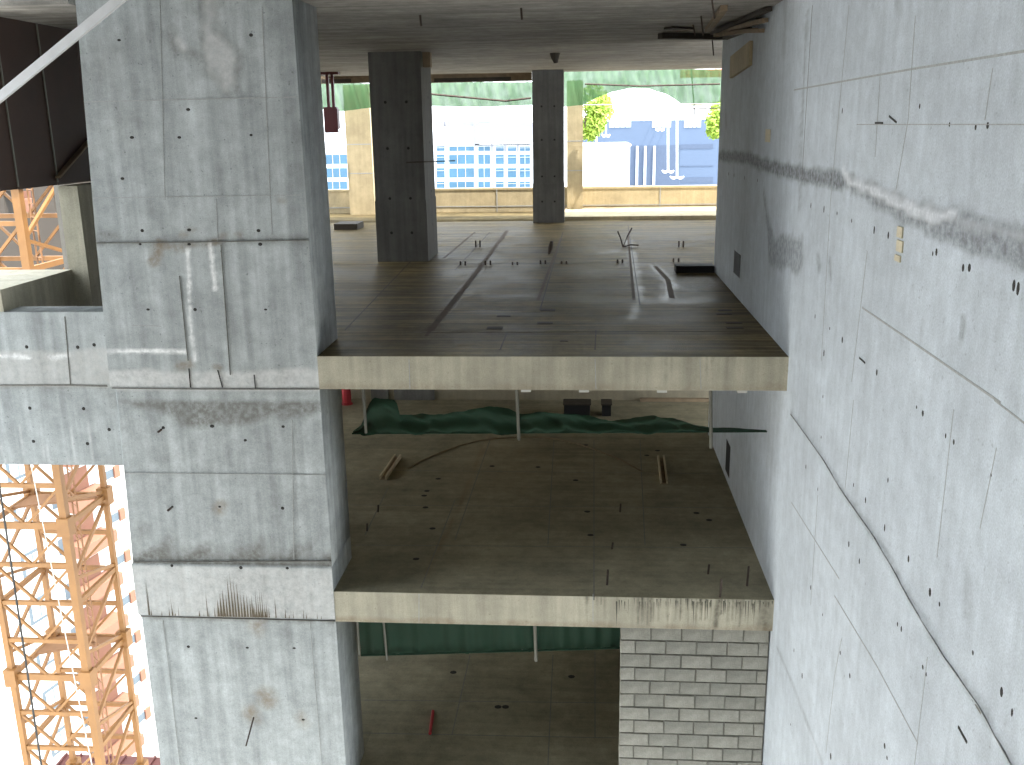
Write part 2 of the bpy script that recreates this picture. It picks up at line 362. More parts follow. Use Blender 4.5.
ribbon('nail_scar', wall_pts([(500, 685), (518, 718)], lw), .02, (-1, 0, 0), M['hole'], wallr, 0.004)
def wall_box(name, x0, y0, x1, y1, mat, d=0.01, sc=1.912, parent=None):
    a, b = rw(x0, y0, sc), rw(x1, y1, sc)
    return MB().box(XR-d, XR+0.02, min(a[0], b[0]), max(a[0], b[0]), min(a[1], b[1]), max(a[1], b[1])).build(name, mat, wallr)
yy, zz = rw(383, 440); 
for k, (a, b, hh) in enumerate((((380, 432), (388, 456), 0), ((379, 458), (388, 484), 0), ((375, 486), (384, 502), 0))):
    wall_box('foam_filler', *a, *b, M['foam'], 0.012)
wall_box('socket_box', 127, 247, 134, 272, M['foam'], 0.012)
wall_box('wall_recess', 66, 478, 76, 532, M['black'], 0.004)
p = atX(728, 457, XR); MB().box(XR-.004, XR+.02, p.y-.22, p.y+.22, p.z-.3, p.z+.25).build('wall_recess', M['black'], wallr)

# ---- big left column, cast in lifts
def cf(px, py): p = atY(px, py, YF); return (p.x-XC, p.z+9.0)
Z7 = lambda zx, zy: cf(100+zx/1.985, 380+zy/1.985)
Z3 = lambda zx, zy: cf(zx/2.94, zy/2.94)
Z6 = lambda zx, zy: cf(80+zx/3.19, 160+zy/3.19)
def col_marks(u, v):
    Z = v-9.0
    dk = 0*u; wh = 0*u; br = 0*u
    # damp mark near the top
    P = [Z3(*p) for p in [(600, -10), (600, 90), (640, 170), (660, 240)]]
    dk = 0.5*line(u, v, P, [.12, .12, .26, .16], .05, .05, 2)
    dk = np.maximum(dk, 0.5*line(u, v, [Z3(490, 105), Z3(510, 150), Z3(610, 185)], [.09, .07, .05], .05, .04, 2))
    wh = 0.42*line(u, v, P, [.05, .06, .17, .09], .05, .05, 2.5, 3)
    wh = np.maximum(wh, 0.45*line(u, v, [Z3(508, 118), Z3(525, 140)], .04, .03, .02))
    dk = np.maximum(dk, 0.25*line(u, v, [Z3(230, 60), Z3(330, 380)], .2, .25, .1))
    # chalk
    for L, wd in (([(340, 285), (347, 400), (348, 450)], .02), ([(350, 470), (357, 560), (370, 640)], .016), ([(412, 270), (422, 340), (430, 408)], .026), ([(90, 609), (338, 611)], .022)):
        wh = np.maximum(wh, 0.95*line(u, v, [Z6(*p) for p in L], wd, .018, .015, 4, 5))
    # leakage at the lift joints
    j1 = Z6(300, 262)[1]
    dk = np.maximum(dk, 0.55*line(u, v, [(0, j1), (2.7, j1+.02)], .03, .05, .04, 3))
    dk = np.maximum(dk, 0.4*line(u, v, [Z6(50, 245), Z6(110, 250)], .08, .05, .04, 3))
    br = np.maximum(br, 0.7*line(u, v, [Z6(235, 320), Z6(250, 280), Z6(330, 275), Z6(440, 262)], [.07, .06, .02, .01], .04, .04, 3))
    for p in ((345, 222), (320, 238), (495, 235), (450, 240), (635, 130)): br = np.maximum(br, 0.5*line(u, v, [Z6(*p), Z6(p[0]+14, p[1]+2)], .02, .03, .02, 4))
    cream = np.clip((Z+0.46)/0.03, 0, 1)*np.clip((-.16+.04*wob(u, v, .5, 4)-Z)/.05, 0, 1)
    cream = np.maximum(cream, np.clip((Z+3.61)/.03, 0, 1)*np.clip((-2.85-Z)/.03, 0, 1)*.8)
    br_c = .22*cream
    wh = np.maximum(wh, .42*cream)
    br = np.maximum(br, 0.6*line(u, v, [Z6(320, 660), Z6(352, 655)], .05, .04, .03)); br = np.maximum(br, .6*line(u, v, [Z6(435, 662), Z6(448, 665)], .04, .03, .02))
    # below the upper slab
    dk = np.maximum(dk, 0.75*np.clip((Z+0.95-.12*wob(u, v, .35, 8)-.15*np.abs(u-1.6))/.1, 0, 1)*np.clip((-.55-Z)/.06, 0, 1))
    dk = np.maximum(dk, 0.8*np.clip((-2.5+.22*wob(u, v, .8, 9)-Z)/.25, 0, 1)*np.clip((Z+2.85)/.02, 0, 1))
    dk = np.maximum(dk, 0.35*line(u, v, [Z7(85, 290), Z7(80, 330)], .12, .1, .05))
    # fan of drips on the lower band
    jj = -3.61+9
    for k in range(15):
        x = Z7(238+k*6.6, 465)[0]; t = max(0, 1-abs(k-6)/8); dk = np.maximum(dk, .85*line(u, v, [(x, jj), (x+.01, jj+.1+.5*t*random.uniform(.6, 1))], [.022, .003], .012, .006, 6, k))
    br = np.maximum(br, 0.8*line(u, v, [Z7(240, 462), Z7(330, 462)], .05, .05, .04)); 
    for k in range(22):
        x = random.uniform(.05, 2.6); dk = np.maximum(dk, .4*line(u, v, [(x, jj), (x+.01, jj+random.uniform(.06, .6))], [.012, .003], .012))
    dk = np.maximum(dk, .55*line(u, v, [(0, jj-.02), (2.7, jj-.02)], .025, .03, .03, 3, 8))
    # burn like scars
    for p, r_ in (((302, 660), .09), ((330, 628), .11), ((402, 672), .05), ((310, 485), .08), ((237, 250), .05)): br = np.maximum(br, .75*line(u, v, [Z7(*p), Z7(p[0], p[1]+8)], r_, .08, .04, 3))
    # lifts step very slightly
    h = np.where(Z > -0.41, 0.0, np.where(Z > -2.845, -0.008, np.where(Z > -3.61, 0.008, -0.008)))
    h = h + 0*u - 0.004*line(u, v, [(0, 1.407+9), (2.7, 1.407+9)], .006, .02)
    return dk, wh, np.maximum(br, br_c), h
colm = thing('concrete_column', (-4.6, 11.9, -9), 'massive stained concrete column rising the full height left of the open floors', 'column')
solid('shaft', [surf((XC, YF, -9), (1, 0, 0), (0, 0, 1), XL-XC, 13.6, 0.024, col_marks)], [(XC, XL, YF+.03, YCB, -9+.001, -3.615), (XC, XL, YF+.02, YCB, -3.61, -2.846), (XC, XL, YF+.03, YCB, -2.844, -.42), (XC, XL, YF+.01, YCB, -.41, 4.6)], M['column'], colm)
sh = [o for o in colm.children if o.name.startswith('shaft')][0]
EDGE = [(-9, -5.965), (-3.62, -5.945), (-3.61, -5.995), (-2.846, -6.0), (-2.844, -5.985), (-.425, -5.905), (-.41, -5.985), (.588, -5.948), (1.453, -5.924), (4.6, -5.79)]
_co = np.zeros(len(sh.data.vertices)*3, np.float32); sh.data.vertices.foreach_get('co', _co); _co = _co.reshape(-1, 3)
_e = np.interp(_co[:, 2], [e[0] for e in EDGE], [e[1] for e in EDGE]); _co[:, 0] = XL+(_co[:, 0]-XL)*(XL-_e)/(XL-XC); sh.data.vertices.foreach_set('co', _co.ravel()); sh.data.update()
# lips that close the gap between the stepped face and the body
dm = MB(); rr = random.Random(5)
def sliver(x, z, h, wd): dm.v += [(x-wd/2, YF-.0105, z), (x+wd/2, YF-.0105, z), (x+.004, YF-.0095, z+h), (x, YF-.008, z)]; n = len(dm.v); dm.f += [(n-4, n-3, n-2), (n-3, n-1, n-2), (n-1, n-4, n-2)]
for k in range(17):
    x = XC+Z7(236+k*5.8, 465)[0]; sliver(x, -3.59, (.12+.62*max(0, 1-abs(k-5.5)/9)**1.3)*rr.uniform(.65, 1.0), rr.uniform(.022, .04))
for k in range(10): sliver(XC+Z7(300+k*4, 465)[0], -3.59, rr.uniform(.1, .45), .014)
for k in range(34): sliver(rr.uniform(XC+.06, XL-.05), -3.595, rr.uniform(.04, .16) if k > 7 else rr.uniform(.3, .6), rr.uniform(.008, .016))
ds = dm.build('drip_stains', M['drip'], colm); ds['kind'] = 'stuff'
for pts, wd, mt in (
    ([(90, 198), (300, 195)], .008, 'seam_pale'), ([(96, 243), (200, 242), (312, 240)], .01, 'seam'), ([(230/2.94, 300/2.94), (870/2.94, 285/2.94)], .012, 'seam_pale'), ([(160, 0), (165, 200)], .006, 'seam_pale'),
    ([(770/2.94, 20/2.94), (800/2.94, 690/2.94)], .008, 'seam_pale'), ([(80+318/3.19, 160+370/3.19), (80+345/3.19, 160+640/3.19)], .006, 'seam'),
    ([(80+450/3.19, 160+270/3.19), (80+480/3.19, 160+685/3.19)], .007, 'seam'), ([(80+348/3.19, 160+665/3.19), (80+353/3.19, 160+725/3.19)], .008, 'hole'),
    ([(80+440/3.19, 160+670/3.19), (80+455/3.19, 160+725/3.19)], .008, 'hole'), ([(80+556/3.19, 160+685/3.19), (80+560/3.19, 160+728/3.19)], .007, 'hole'),
    ([(112, 388), (200, 389), (321, 389)], .012, 'seam'), ([(122, 473), (330, 475)], .010, 'seam_pale'), ([(134, 562), (331, 561)], .009, 'seam'), ([(140, 616), (335, 621)], .009, 'seam'),
    ([(80+435/3.19, 160+125/3.19), (80+440/3.19, 160+260/3.19)], .006, 'seam_pale'), ([(80+165/3.19, 160+528/3.19), (80+258/3.19, 160+530/3.19)], .008, 'seam_pale'),
    ([(292, 420), (294, 560)], .008, 'seam_pale'), ([(165, 565), (172, 615)], .008, 'seam_pale'), ([(163, 620), (180, 765)], .007, 'seam_pale'), ([(310, 622), (322, 765)], .007, 'seam_pale')):
    P = [atY(*p, YF) for p in pts]; P = [Vector((max(float(np.interp(q.z, [e[0] for e in EDGE], [e[1] for e in EDGE])), min(XL, q.x)), YF, q.z)) for q in P]
    ribbon('formwork_seam', P, wd, (0, -1, 0), M[mt], colm, 0.014 if mt != 'seam_pale' else .004)
for f, L in ((Z3, [(350, 118), (738, 103), (388, 404), (527, 404), (738, 397), (418, 678), (556, 676), (760, 678), (412, 718), (556, 718), (765, 718), (360, 525), (553, 322)]),
             (Z7, [(125, 95), (222, 92), (288, 120), (363, 93), (143, 252), (237, 252), (362, 255), (143, 368), (280, 372), (372, 373), (175, 530), (292, 532), (385, 533), (190, 672), (403, 675)]),
             (Z6, [(217, 477), (367, 477), (592, 477)])):
    for q in L:
        u_, v_ = f(*q); z_ = v_-9; yo = YF if z_ > -.41 else (YF+.008 if z_ > -2.845 else (YF-.008 if z_ > -3.61 else YF+.008))
        hole(colm, (XC+u_, yo, z_), (0, -1, 0), random.uniform(.014, .024), random.uniform(.9, 1.6), random.uniform(.8, 1.1))
a = atY(253, 718, YF-.02); b = atY(246, 746, YF-.32)
MB().tube([a+Vector((0, .08, .02)), b], .011, 6).build('rebar_stub', M['rebar'], colm)
for q in ((122, 98), (141, 254)):
    u_, v_ = Z7(*q); MB().tube([(XC+u_-.04, YF-.03, v_-9-.03), (XC+u_+.03, YF+.05, v_-9+.02)], .014, 6).build('rebar_stub', M['rebar'], colm)

# ---- upright beam wall left of the column
def bl(zx, zy): p = atY(zx/3.825, 280+zy/3.825, 11.5); return (p.x+15.0, p.z+1.496)
def beam_marks(u, v):
    Z = v-1.496
    wh = .9*line(u, v, [bl(0, 292), bl(60, 290), bl(112, 298)], .028, .02, .02, 4); wh = np.maximum(wh, .8*line(u, v, [bl(178, 285), bl(195, 297), bl(262, 287)], [.02, .03, .03], .02, .02, 4))
    cream = np.clip((Z+.43)/.02, 0, 1)*np.clip((.08+.05*wob(u, v, .4, 3)-Z)/.05, 0, 1)
    wh = np.maximum(wh, .25*cream)
    for k in range(16):
        x = 15-random.uniform(6.2, 9.5); wh = np.maximum(wh, .35*line(u, v, [(x, .02), (x-.02, random.uniform(.2, .8))], .008, .012, .006, 5, k))
    dk = .5*line(u, v, [bl(420, 380), bl(440, 450)], .1, .12, .04); dk = np.maximum(dk, .5*line(u, v, [(0, 1.07), (9.1, 1.06)], .015, .02, .015, 4))
    h = np.where(Z > -.43, 0.0, -.012)
    return dk, wh, .25*cream, h
beam = solid('wall_left', [surf((-15, 11.5, -1.496), (1, 0, 0), (0, 0, 1), 15+XC, 2.041, 0.03, beam_marks)], [(-15, XC, 11.53, 11.9, -1.496, .545)], M['column'])
struct(beam, 'deep grey concrete beam wall left of the big column', 'wall')
for zx, zy in [(102, 256), (297, 257), (360, 248), (112, 491), (318, 493), (126, 618), (333, 627), (416, 573)]:
    u_, v_ = bl(zx, zy); hole(beam, (u_-15, 11.5 if v_ > 1.07 else 11.512, v_-1.496), (0, -1, 0), .024)
for L, wd in (([(0, 403), (270, 402), (410, 405)], .022), ([(248, 140), (270, 400)], .009)):
    ribbon('formwork_seam', [(bl(*p)[0]-15, 11.5, bl(*p)[1]-1.496) for p in L], wd, (0, -1, 0), M['seam'], beam, .008)

# ---- floors
def drips(u, v, n, x0, x1, top, lo, hi, sd):
    r = np.random.RandomState(sd); dk = 0*u
    for k in range(n):
        x = r.uniform(x0, x1); dk = np.maximum(dk, r.uniform(.4, .95)*line(u, v, [(x, top), (x+.005, top-r.uniform(lo, hi))], [.014, .004], .009, .004, 6, k))
    return dk
def faceA(u, v):
    br = .3*line(u, v, [(0, .03), (5.8, .03)], .03, .05, .03, 1)
    dk = .25*line(u, v, [(4.55, .42), (4.6, .1)], .04, .06, .02); dk = np.maximum(dk, drips(u, v, 10, 3.9, 5.6, .42, .1, .35, 3)*.5)
    return dk, 0*u, br, 0*u
def topA(u, v, du=0.0, dv=0.0):
    u = u+du; v = v+dv
    g = lambda L: [(atZ(*p, 0).x-XL, atZ(*p, 0).y-YF) for p in L]
    br = .8*line(u, v, g([(430, 330), (470, 280), (507, 230)]), .05, .05, .05, 1); br = np.maximum(br, .45*line(u, v, g([(538, 300), (560, 240)]), .04, .05, .04, 1))
    dk = .8*line(u, v, g([(632, 318), (640, 300), (634, 265), (628, 238)]), .07, .06, .06, .8); dk = np.maximum(dk, .8*line(u, v, g([(665, 300), (672, 285), (655, 266)]), .1, .08, .06, .8))
    dk = np.maximum(dk, .5*line(u, v, g([(520, 296), (600, 300), (665, 302), (720, 300)]), .18, .2, .15, .5))
    dk = np.maximum(dk, .5*line(u, v, g([(560, 258), (610, 252), (625, 248)]), .1, .1, .15, .6)); dk = np.maximum(dk, .5*np.clip(.35*wob(u, v, .12, 5)+.1, 0, 1))
    wt = .22*line(u, v, g([(690, 285), (700, 280)]), .5, .2, .1, .5)
    return dk, wt, br, -.0*u
fA = solid('floor', [surf((XL, YF, -TA), (1, 0, 0), (0, 0, 1), XR-XL, TA, .03, faceA)], [(XL, XR, YF+.002, YCB, -TA, -.001)], M['edge'])
struct(fA, 'cream concrete edge beam of the upper floor slab', 'slab edge')
fA2 = solid('floor', [surf((XL, YF, 0), (1, 0, 0), (0, 1, 0), XR-XL, 17.0, .05, topA), surf((-9.3, YCB, 0), (1, 0, 0), (0, 1, 0), XL+9.3, 17.0+YF-YCB, .06, lambda u, v: topA(u, v, -9.3-XL, YCB-YF)), surf((XR, YWE, 0), (1, 0, 0), (0, 1, 0), 6.5, 28.4-YWE, .08, lambda u, v: topA(u, v, XR-XL, YWE-YF))],
            [(-9.3, XL, YCB, 28.4, -TA, -.003), (XL, XR, YCB, 28.4, -TA, -.003), (XR, 9, YWE, 28.4, -TA, -.003), (-9.3, 9, 28.4, 31.8, -TA, 0)], M['floor'])
struct(fA2, 'wet dirty concrete upper floor running back to daylight', 'floor')
def faceB(u, v):
    dk = drips(u, v, 46, 3.3, 5.7, .4385, .08, .42, 11); dk = np.maximum(dk, .8*line(u, v, [(5.62, .43), (5.62, 0)], .06, .06, .02)); dk = np.maximum(dk, .8*line(u, v, [(5.02, .43), (5.0, .05)], .03, .02, .01, 4))
    br = .5*line(u, v, [(0, .03), (3.2, .02)], .03, .04, .03, 1); br = np.maximum(br, .4*line(u, v, [(3.2, .02), (5.7, .02)], .03, .04, .03, 1))
    return dk, 0*u, br, 0*u
def topB(u, v, du=0.0, dv=0.0):
    u = u+du; v = v+dv
    g = lambda L: [(atZ(*p, H2).x-XL, atZ(*p, H2).y-YF) for p in L]
    br = .45*line(u, v, g([(425, 576), (460, 505), (489, 433)]), .025, .03, .03, 1)
    wt = .22*line(u, v, g([(500, 450), (490, 480)]), .7, .3, .2, .4); wt = np.maximum(wt, .6*line(u, v, g([(484, 448), (489, 434)]), .02, .02, .02, 2))  # broad patch paints light on the floor centre; thin streak is a mark
    dk = .35*line(u, v, g([(340, 590), (410, 570)]), .4, .3, .2, .5); dk = np.maximum(dk, .3*np.clip(.5*wob(u, v, .15, 6), 0, 1))
    return dk, wt, br, 0*u
fB = solid('floor', [surf((XL, YF, H2-.4385), (1, 0, 0), (0, 0, 1), XR-XL, .4385, .02, faceB)], [(XL, XR, YF+.002, YCB, H2-.4385, H2-.001)], M['edge'])
struct(fB, 'cream slab edge of the middle floor with black drips on its right', 'slab edge')
fB2 = solid('floor', [surf((XL, YF, H2), (1, 0, 0), (0, 1, 0), XR-XL, 9.2, .05, topB), surf((-5.75, YCB, H2), (1, 0, 0), (0, 1, 0), XL+5.75, 20.6-YCB, .06, lambda u, v: topB(u, v, -5.75-XL, YCB-YF)), surf((XR, YWE, H2), (1, 0, 0), (0, 1, 0), 3.5, 20.6-YWE, .08, lambda u, v: topB(u, v, XR-XL, YWE-YF))], [(-5.9, XL, YCB, 20.6, H2-.35, H2-.003), (XL, XR, YCB, 20.6, H2-.35, H2-.002), (XR, 6, YWE, 20.6, H2-.35, H2-.003)], M['floor2'])
struct(fB2, 'bare concrete middle floor in shade', 'floor')
cfun = lambda u, v: (.3*np.clip(wob(u, v, .2, 6), 0, 1), 0*u, 0*u, 0*u)
fC = solid('floor', [surf((-5.75, YCB, H3), (1, 0, 0), (0, 1, 0), XL+5.75, 20.6-YCB, .1, cfun), surf((XL, YF, H3), (1, 0, 0), (0, 1, 0), XR-XL, 9.2, .06, lambda u, v: (.3*np.clip(wob(u, v, .2, 6), 0, 1), 0*u, 0*u, 0*u))], [(-5.9, XL, YCB, 20.6, H3-.4, H3-.003), (XL, XR, YF, 20.6, H3-.4, H3-.002)], M['floor2'])
struct(fC, 'dark concrete lowest floor behind the block wall', 'floor')
rr = random.Random(9); dm = MB()
for k in range(58):
    x = rr.uniform(.42, XR-.02) if k < 46 else rr.uniform(1.2, 2.2); h_ = rr.uniform(.06, .40)*(1 if rr.random() < .7 else .5); wd = rr.uniform(.006, .02); zt_ = H2-rr.uniform(.0, .06)
    if zt_-h_ < H2-.43: h_ = zt_-H2+.43
    dm.v += [(x-wd/2, YF-.004, zt_), (x+wd/2, YF-.004, zt_), (x+.003, YF-.003, zt_-h_), (x, YF-.0005, zt_)]; n = len(dm.v); dm.f += [(n-3, n-4, n-2), (n-1, n-3, n-2), (n-4, n-1, n-2)]
ds = dm.build('drip_stains', M['drip_dark'], fB); ds['kind'] = 'stuff'
for x in (526, 584, 662, 742):
    p = atY(x, 391.5, YF+.02); MB().box(p.x-.06, p.x+.06, YF+.005, YF+.05, -TA-.03, -TA+.002).build('mortar_crumb', M['crumb'], fA)
def seams_on(par, z, L, wd, mat='seam'):
    for pts in L:
        P = [atZ(*p, z) for p in pts]; ribbon('floor_joint', P, wd, (0, 0, 1), M[mat], par, .0015)
seams_on(fA2, 0, [[(322, 333), (767, 331)], [(595, 350), (596, 330)], [(500, 350), (507, 333)], [(345, 330), (436, 235)], [(640, 305), (628, 225)], [(322, 265), (712, 262)], [(455, 270), (490, 232)], [(540, 310), (563, 232)]], .018, 'wood_dark')
seams_on(fB2, H2, [[(345, 545), (757, 548)], [(350, 505), (740, 508)], [(360, 470), (722, 474)], [(548, 544), (554, 440)], [(594, 600), (594, 440)], [(645, 545), (640, 440)], [(455, 540), (490, 440)], [(365, 535), (388, 488)], [(421, 588), (455, 500)]], .014)
seams_on(fC, H3, [[(360, 733), (618, 738)], [(360, 700), (618, 703)], [(452, 735), (470, 655)], [(548, 765), (553, 655)], [(595, 738), (595, 652)]], .016)
for pts, wd in (([(430, 331), (470, 281), (507, 231)], .10), ([(426, 336), (455, 298)], .05), ([(538, 300), (561, 238)], .05), ([(634, 300), (628, 236)], .05), ([(672, 298), (668, 280), (655, 266)], .09), ([(444, 258), (475, 232)], .05)):
    ribbon('rust_track', [atZ(*p, 0) for p in pts], wd, (0, 0, 1), M['rust'], fA2, .001)
for x in (409, 595, 700): ribbon('formwork_seam', [atY(x, 359, YF), atY(x+1, 389, YF)], .008, (0, -1, 0), M['seam_pale'], fA, .003)
for x in (419, 593): ribbon('formwork_seam', [atY(x, 594, YF), atY(x, 622, YF)], .008, (0, -1, 0), M['seam_pale'], fB, .003)

# ---- ceiling of the upper floor, lower back and side walls
cl = MB().box(-7.5, XC, 11.5, 28.95, ZC, 4.6).box(XC, XL, YCB, 28.95, ZC, 4.6).box(XL, 9, YF, 28.95, ZC, 4.6).build('ceiling', M['ceiling']); struct(cl, 'rough grey concrete ceiling over the upper floor', 'ceiling')
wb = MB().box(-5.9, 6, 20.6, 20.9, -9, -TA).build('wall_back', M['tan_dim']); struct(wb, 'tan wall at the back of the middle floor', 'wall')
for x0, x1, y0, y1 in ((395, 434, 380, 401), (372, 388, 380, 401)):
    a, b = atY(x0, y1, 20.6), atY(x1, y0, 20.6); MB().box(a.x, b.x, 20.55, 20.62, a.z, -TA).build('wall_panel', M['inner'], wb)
a, b = atY(640, 401, 20.6), atY(712, 396, 20.6); MB().box(a.x, b.x, 20.5, 20.62, a.z, a.z+.08).build('ledge_strip', M['wood'], wb)
ws = MB().box(-5.95, -5.75, YCB, 13.6, -9, -TA).box(-5.95, -5.75, 13.6, 20.6, -9, -6.0).box(-5.95, -5.75, 13.6, 20.6, -4.1, -2.95).box(-5.95, -5.75, 20.4, 20.6, -6.0, -4.1).box(-5.95, -5.75, 13.6, 20.6, -.6, -TA).box(-5.95, -5.75, 20.4, 20.6, -2.95, -.7).build('wall_side', M['inner']); struct(ws, 'side wall of the lower floors behind the column, with added light openings', 'wall')  # openings added in this hidden wall to let light onto the lower floors
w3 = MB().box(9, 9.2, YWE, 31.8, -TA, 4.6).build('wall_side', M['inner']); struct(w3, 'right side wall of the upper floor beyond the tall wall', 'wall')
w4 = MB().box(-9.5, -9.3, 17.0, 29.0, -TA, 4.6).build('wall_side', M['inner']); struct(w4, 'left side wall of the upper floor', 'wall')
# parapet, kerb and piers at the far daylight edge
par = MB().box(-9.3, 9, 31.55, 31.8, 0, .72).box(-9.3, 9, 31.53, 31.82, .70, .76).build('parapet', M['tan']); tag(par, 'low tan concrete parapet at the far edge of the upper floor', 'parapet')
for x in (497, 660): ribbon('formwork_seam', [(atY(x, 200, 31.55).x, 31.53, 0), (atY(x, 200, 31.55).x, 31.53, .72)], .03, (0, -1, 0), M['seam_pale'], par, .003)
ribbon('formwork_seam', [(-9.2, 31.54, .18), (9, 31.54, .18)], .03, (0, -1, 0), M['seam_pale'], par, .003)
kb = MB().box(-.6, 9, 28.4, 31.5, 0, .11).build('raised_floor_strip', M['tan']); tag(kb, 'raised concrete kerb strip in front of the right far parapet', 'kerb')
for x0, x1, lab in ((347, 372, 'tan concrete pier left of the dark column at the far edge'), (567, 583, 'tan concrete pier just right of the farther grey column')):
    a, b = atY(x0, 120, 31.3), atY(x1, 120, 31.3); o = MB().box(a.x, b.x, 31.0, 31.5, .0 if x0 < 500 else .0, 4.0).build('pier', M['tan']); tag(o, lab, 'pier', 'far edge piers')
    ribbon('formwork_seam', [(a.x, 31.0, 1.3), (b.x, 31.0, 1.3)], .03, (0, -1, 0), M['seam_pale'], o, .003); ribbon('formwork_seam', [(a.x, 31.0, 2.2), (b.x, 31.0, 2.2)], .03, (0, -1, 0), M['seam_pale'], o, .003)
# two free columns
def free_column(x0, x1, y0, y1, lab, zj):
    t = thing('concrete_column', ((x0+x1)/2, (y0+y1)/2, 0), lab, 'column')
    mb = MB(); 
    for z0, z1, e in ((0, zj, 0.0), (zj, ZC, -.012)): mb.box(x0-e, x1+e, y0-e, y1+e, z0, z1)
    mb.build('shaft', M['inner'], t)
    for z in (.6, 1.3, 2.3, 3.2):
        for k in (.3, .7): hole(t, (x0+(x1-x0)*k, y0-.013, z), (0, -1, 0), .03)
        hole(t, (x1+.013, (y0+y1)/2, z+.1), (1, 0, 0), .03)
    return t
c2 = free_column(-4.298, -3.229, 19.9, 21.25, 'thick dark concrete column on the upper floor, nearer of the two free columns', 1.25)
c3 = free_column(-1.45, -.5634, 27.8, 28.7, 'slimmer grey concrete column farther back, next to the raised kerb', 1.1)
o = MB().box(-3.2, -3.05, 19.95, 20.15, ZC-.3, ZC-.02).build('wood_wedge', M['wood'], c2)
MB().tube([(-3.6, 19.88, 2.02), (-2.6, 19.86, 2.04)], .012, 6).build('rebar_stub', M['rebar'], c2)

# ---- block wall below
bw = MB().box(.52, XR-.01, 11.52, 11.66, H3, H2-.44).build('wall_block', M['mortar']); struct(bw, 'grey concrete block wall filling the right of the lowest opening', 'wall')
z = H2-.4385-.10; row = 0
edges = [632+7+13.2*k for k in range(12)]
zt = H2-.4385-.005
heights = [.235]+[.2]*14
shared = {}
for hgt in heights:
    z1 = zt; z0 = zt-hgt+.007
    x = .50 - (0.0 if row % 2 == 0 else .2)
    while x < XR-.02:
        x0, x1 = max(.50, x), min(XR-.02, x+.4-.007)
        if x1-x0 > .05 and z0 > H3:
            key = (round(x1-x0, 2), round(z1-z0, 2), random.randint(0, 2))
            if key not in shared:
                dx, dz = (x1-x0)/2, (z1-z0)/2; mb = MB(); c = .008; j = lambda: random.uniform(-.004, .004)
                a = [(-dx+j(), .0, -dz+j()), (dx+j(), 0, -dz+j()), (dx+j(), 0, dz+j()), (-dx+j(), 0, dz+j())]
                f_ = [(p[0]*(1-c/dx), -.016+j(), p[2]*(1-c/dz)) for p in a]; bk = [(p[0], .1, p[2]) for p in a]
                mb.v = f_+a+bk; mb.f = [(0, 1, 2, 3)]+[(i+4, (i+1) % 4+4, (i+1) % 4, i) for i in range(4)]+[(i+8, (i+1) % 4+8, (i+1) % 4+4, i+4) for i in range(4)]
                me = mb.mesh('block'); me.materials.append(M['block'] if random.random() < .6 else M['blocks_b']); shared[key] = me
            o = bpy.data.objects.new('block', shared[key]); COL.objects.link(o); o.parent = bw; o.location = ((x0+x1)/2, 11.515+random.uniform(-.006, .006), (z0+z1)/2)
        x += .4
    zt -= hgt; row += 1

# ---- left bay of the upper floor: ledge, end wall, hoarding
lb = MB().box(-7.3, XC, 11.9, 17, -TA, 0).build('floor', M['inner']); struct(lb, 'narrow floor of the left bay', 'floor')
lg = MB().box(-11, -7.3, 11.91, 13.25, -.4, .56).box(-11, -7.3, 11.5, 13.25, .55, .83).build('ledge', M['edge']); tag(lg, 'pale flat concrete ledge below the brown hoarding', 'ledge')
ew = MB().box(-7.34, -7.06, 13.25, 17, 0, 2.0).build('wall_end', M['edge']); struct(ew, 'pale end of a short concrete wall beside the big column', 'wall')
hd = thing('hoarding', (-7.4, 14, 2.0), 'dark brown sheet hoarding hanging under the ceiling left of the column', 'hoarding')
for k, (y0, y1) in enumerate(((11.92, 12.3), (12.32, 13.28), (13.3, 14.3), (14.32, 17.0))):
    MB().box(-7.42, -7.36, y0, y1, 2.02-.005*k, ZC-.01).build('sheet', M['brown'], hd)
for y in (12.31, 13.29): MB().box(-7.37, -7.345, y-.012, y+.012, 2.05, ZC-.02).build('edge_strip', M['steel_pale'], hd)
MB().bar((-7.33, 13.25, 2.12), (-7.33, 14.6, 2.75), .09, .03).build('brace', M['wood'], hd)
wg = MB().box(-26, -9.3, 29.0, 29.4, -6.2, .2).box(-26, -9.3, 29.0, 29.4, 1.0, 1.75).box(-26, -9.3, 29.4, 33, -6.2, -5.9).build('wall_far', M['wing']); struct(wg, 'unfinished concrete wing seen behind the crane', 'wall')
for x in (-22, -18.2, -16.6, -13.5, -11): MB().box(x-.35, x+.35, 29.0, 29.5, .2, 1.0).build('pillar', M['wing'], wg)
# unseen slab, walls and block added to hold light out of the shaft
rf = MB().box(-9.5, XR+.4, -3.0, YF-.05, 6.9, 7.3).build('ceiling', M['inner']); struct(rf, 'slab of the storey above the shaft', 'ceiling')  # out-of-view cover, added to cut sky light from overhead
MB().box(-15, 9, YF, YF+.3, 4.6, 7.3).build('upper_shade_wall', M['inner'], rf); MB().box(XR+.03, XR+.42, -3, 18.3, 4.6, 7.3).build('upper_shade_wall', M['inner'], rf)  # unseen upper walls added with the slab to shade the shaft
mass = MB().box(-10.5, -6.7, 2.6, 7.4, -9, 6.9).build('wall_light_block', M['inner']); struct(mass, 'added unseen light-blocking core left of the shaft', 'wall')  # out-of-view block added so less side light reaches the floors
nb = MB().box(-15, XR+.4, -3.0, -2.6, -9, 6.9).build('wall_near', M['inner']); struct(nb, 'added unseen wall behind the viewpoint that blocks light', 'wall')  # added behind the camera to stop light from that side
gr = MB().box(-400, 400, -60, 500, -45.2, -45).build('ground', M['ground']); struct(gr, 'pale ground far below', 'ground')
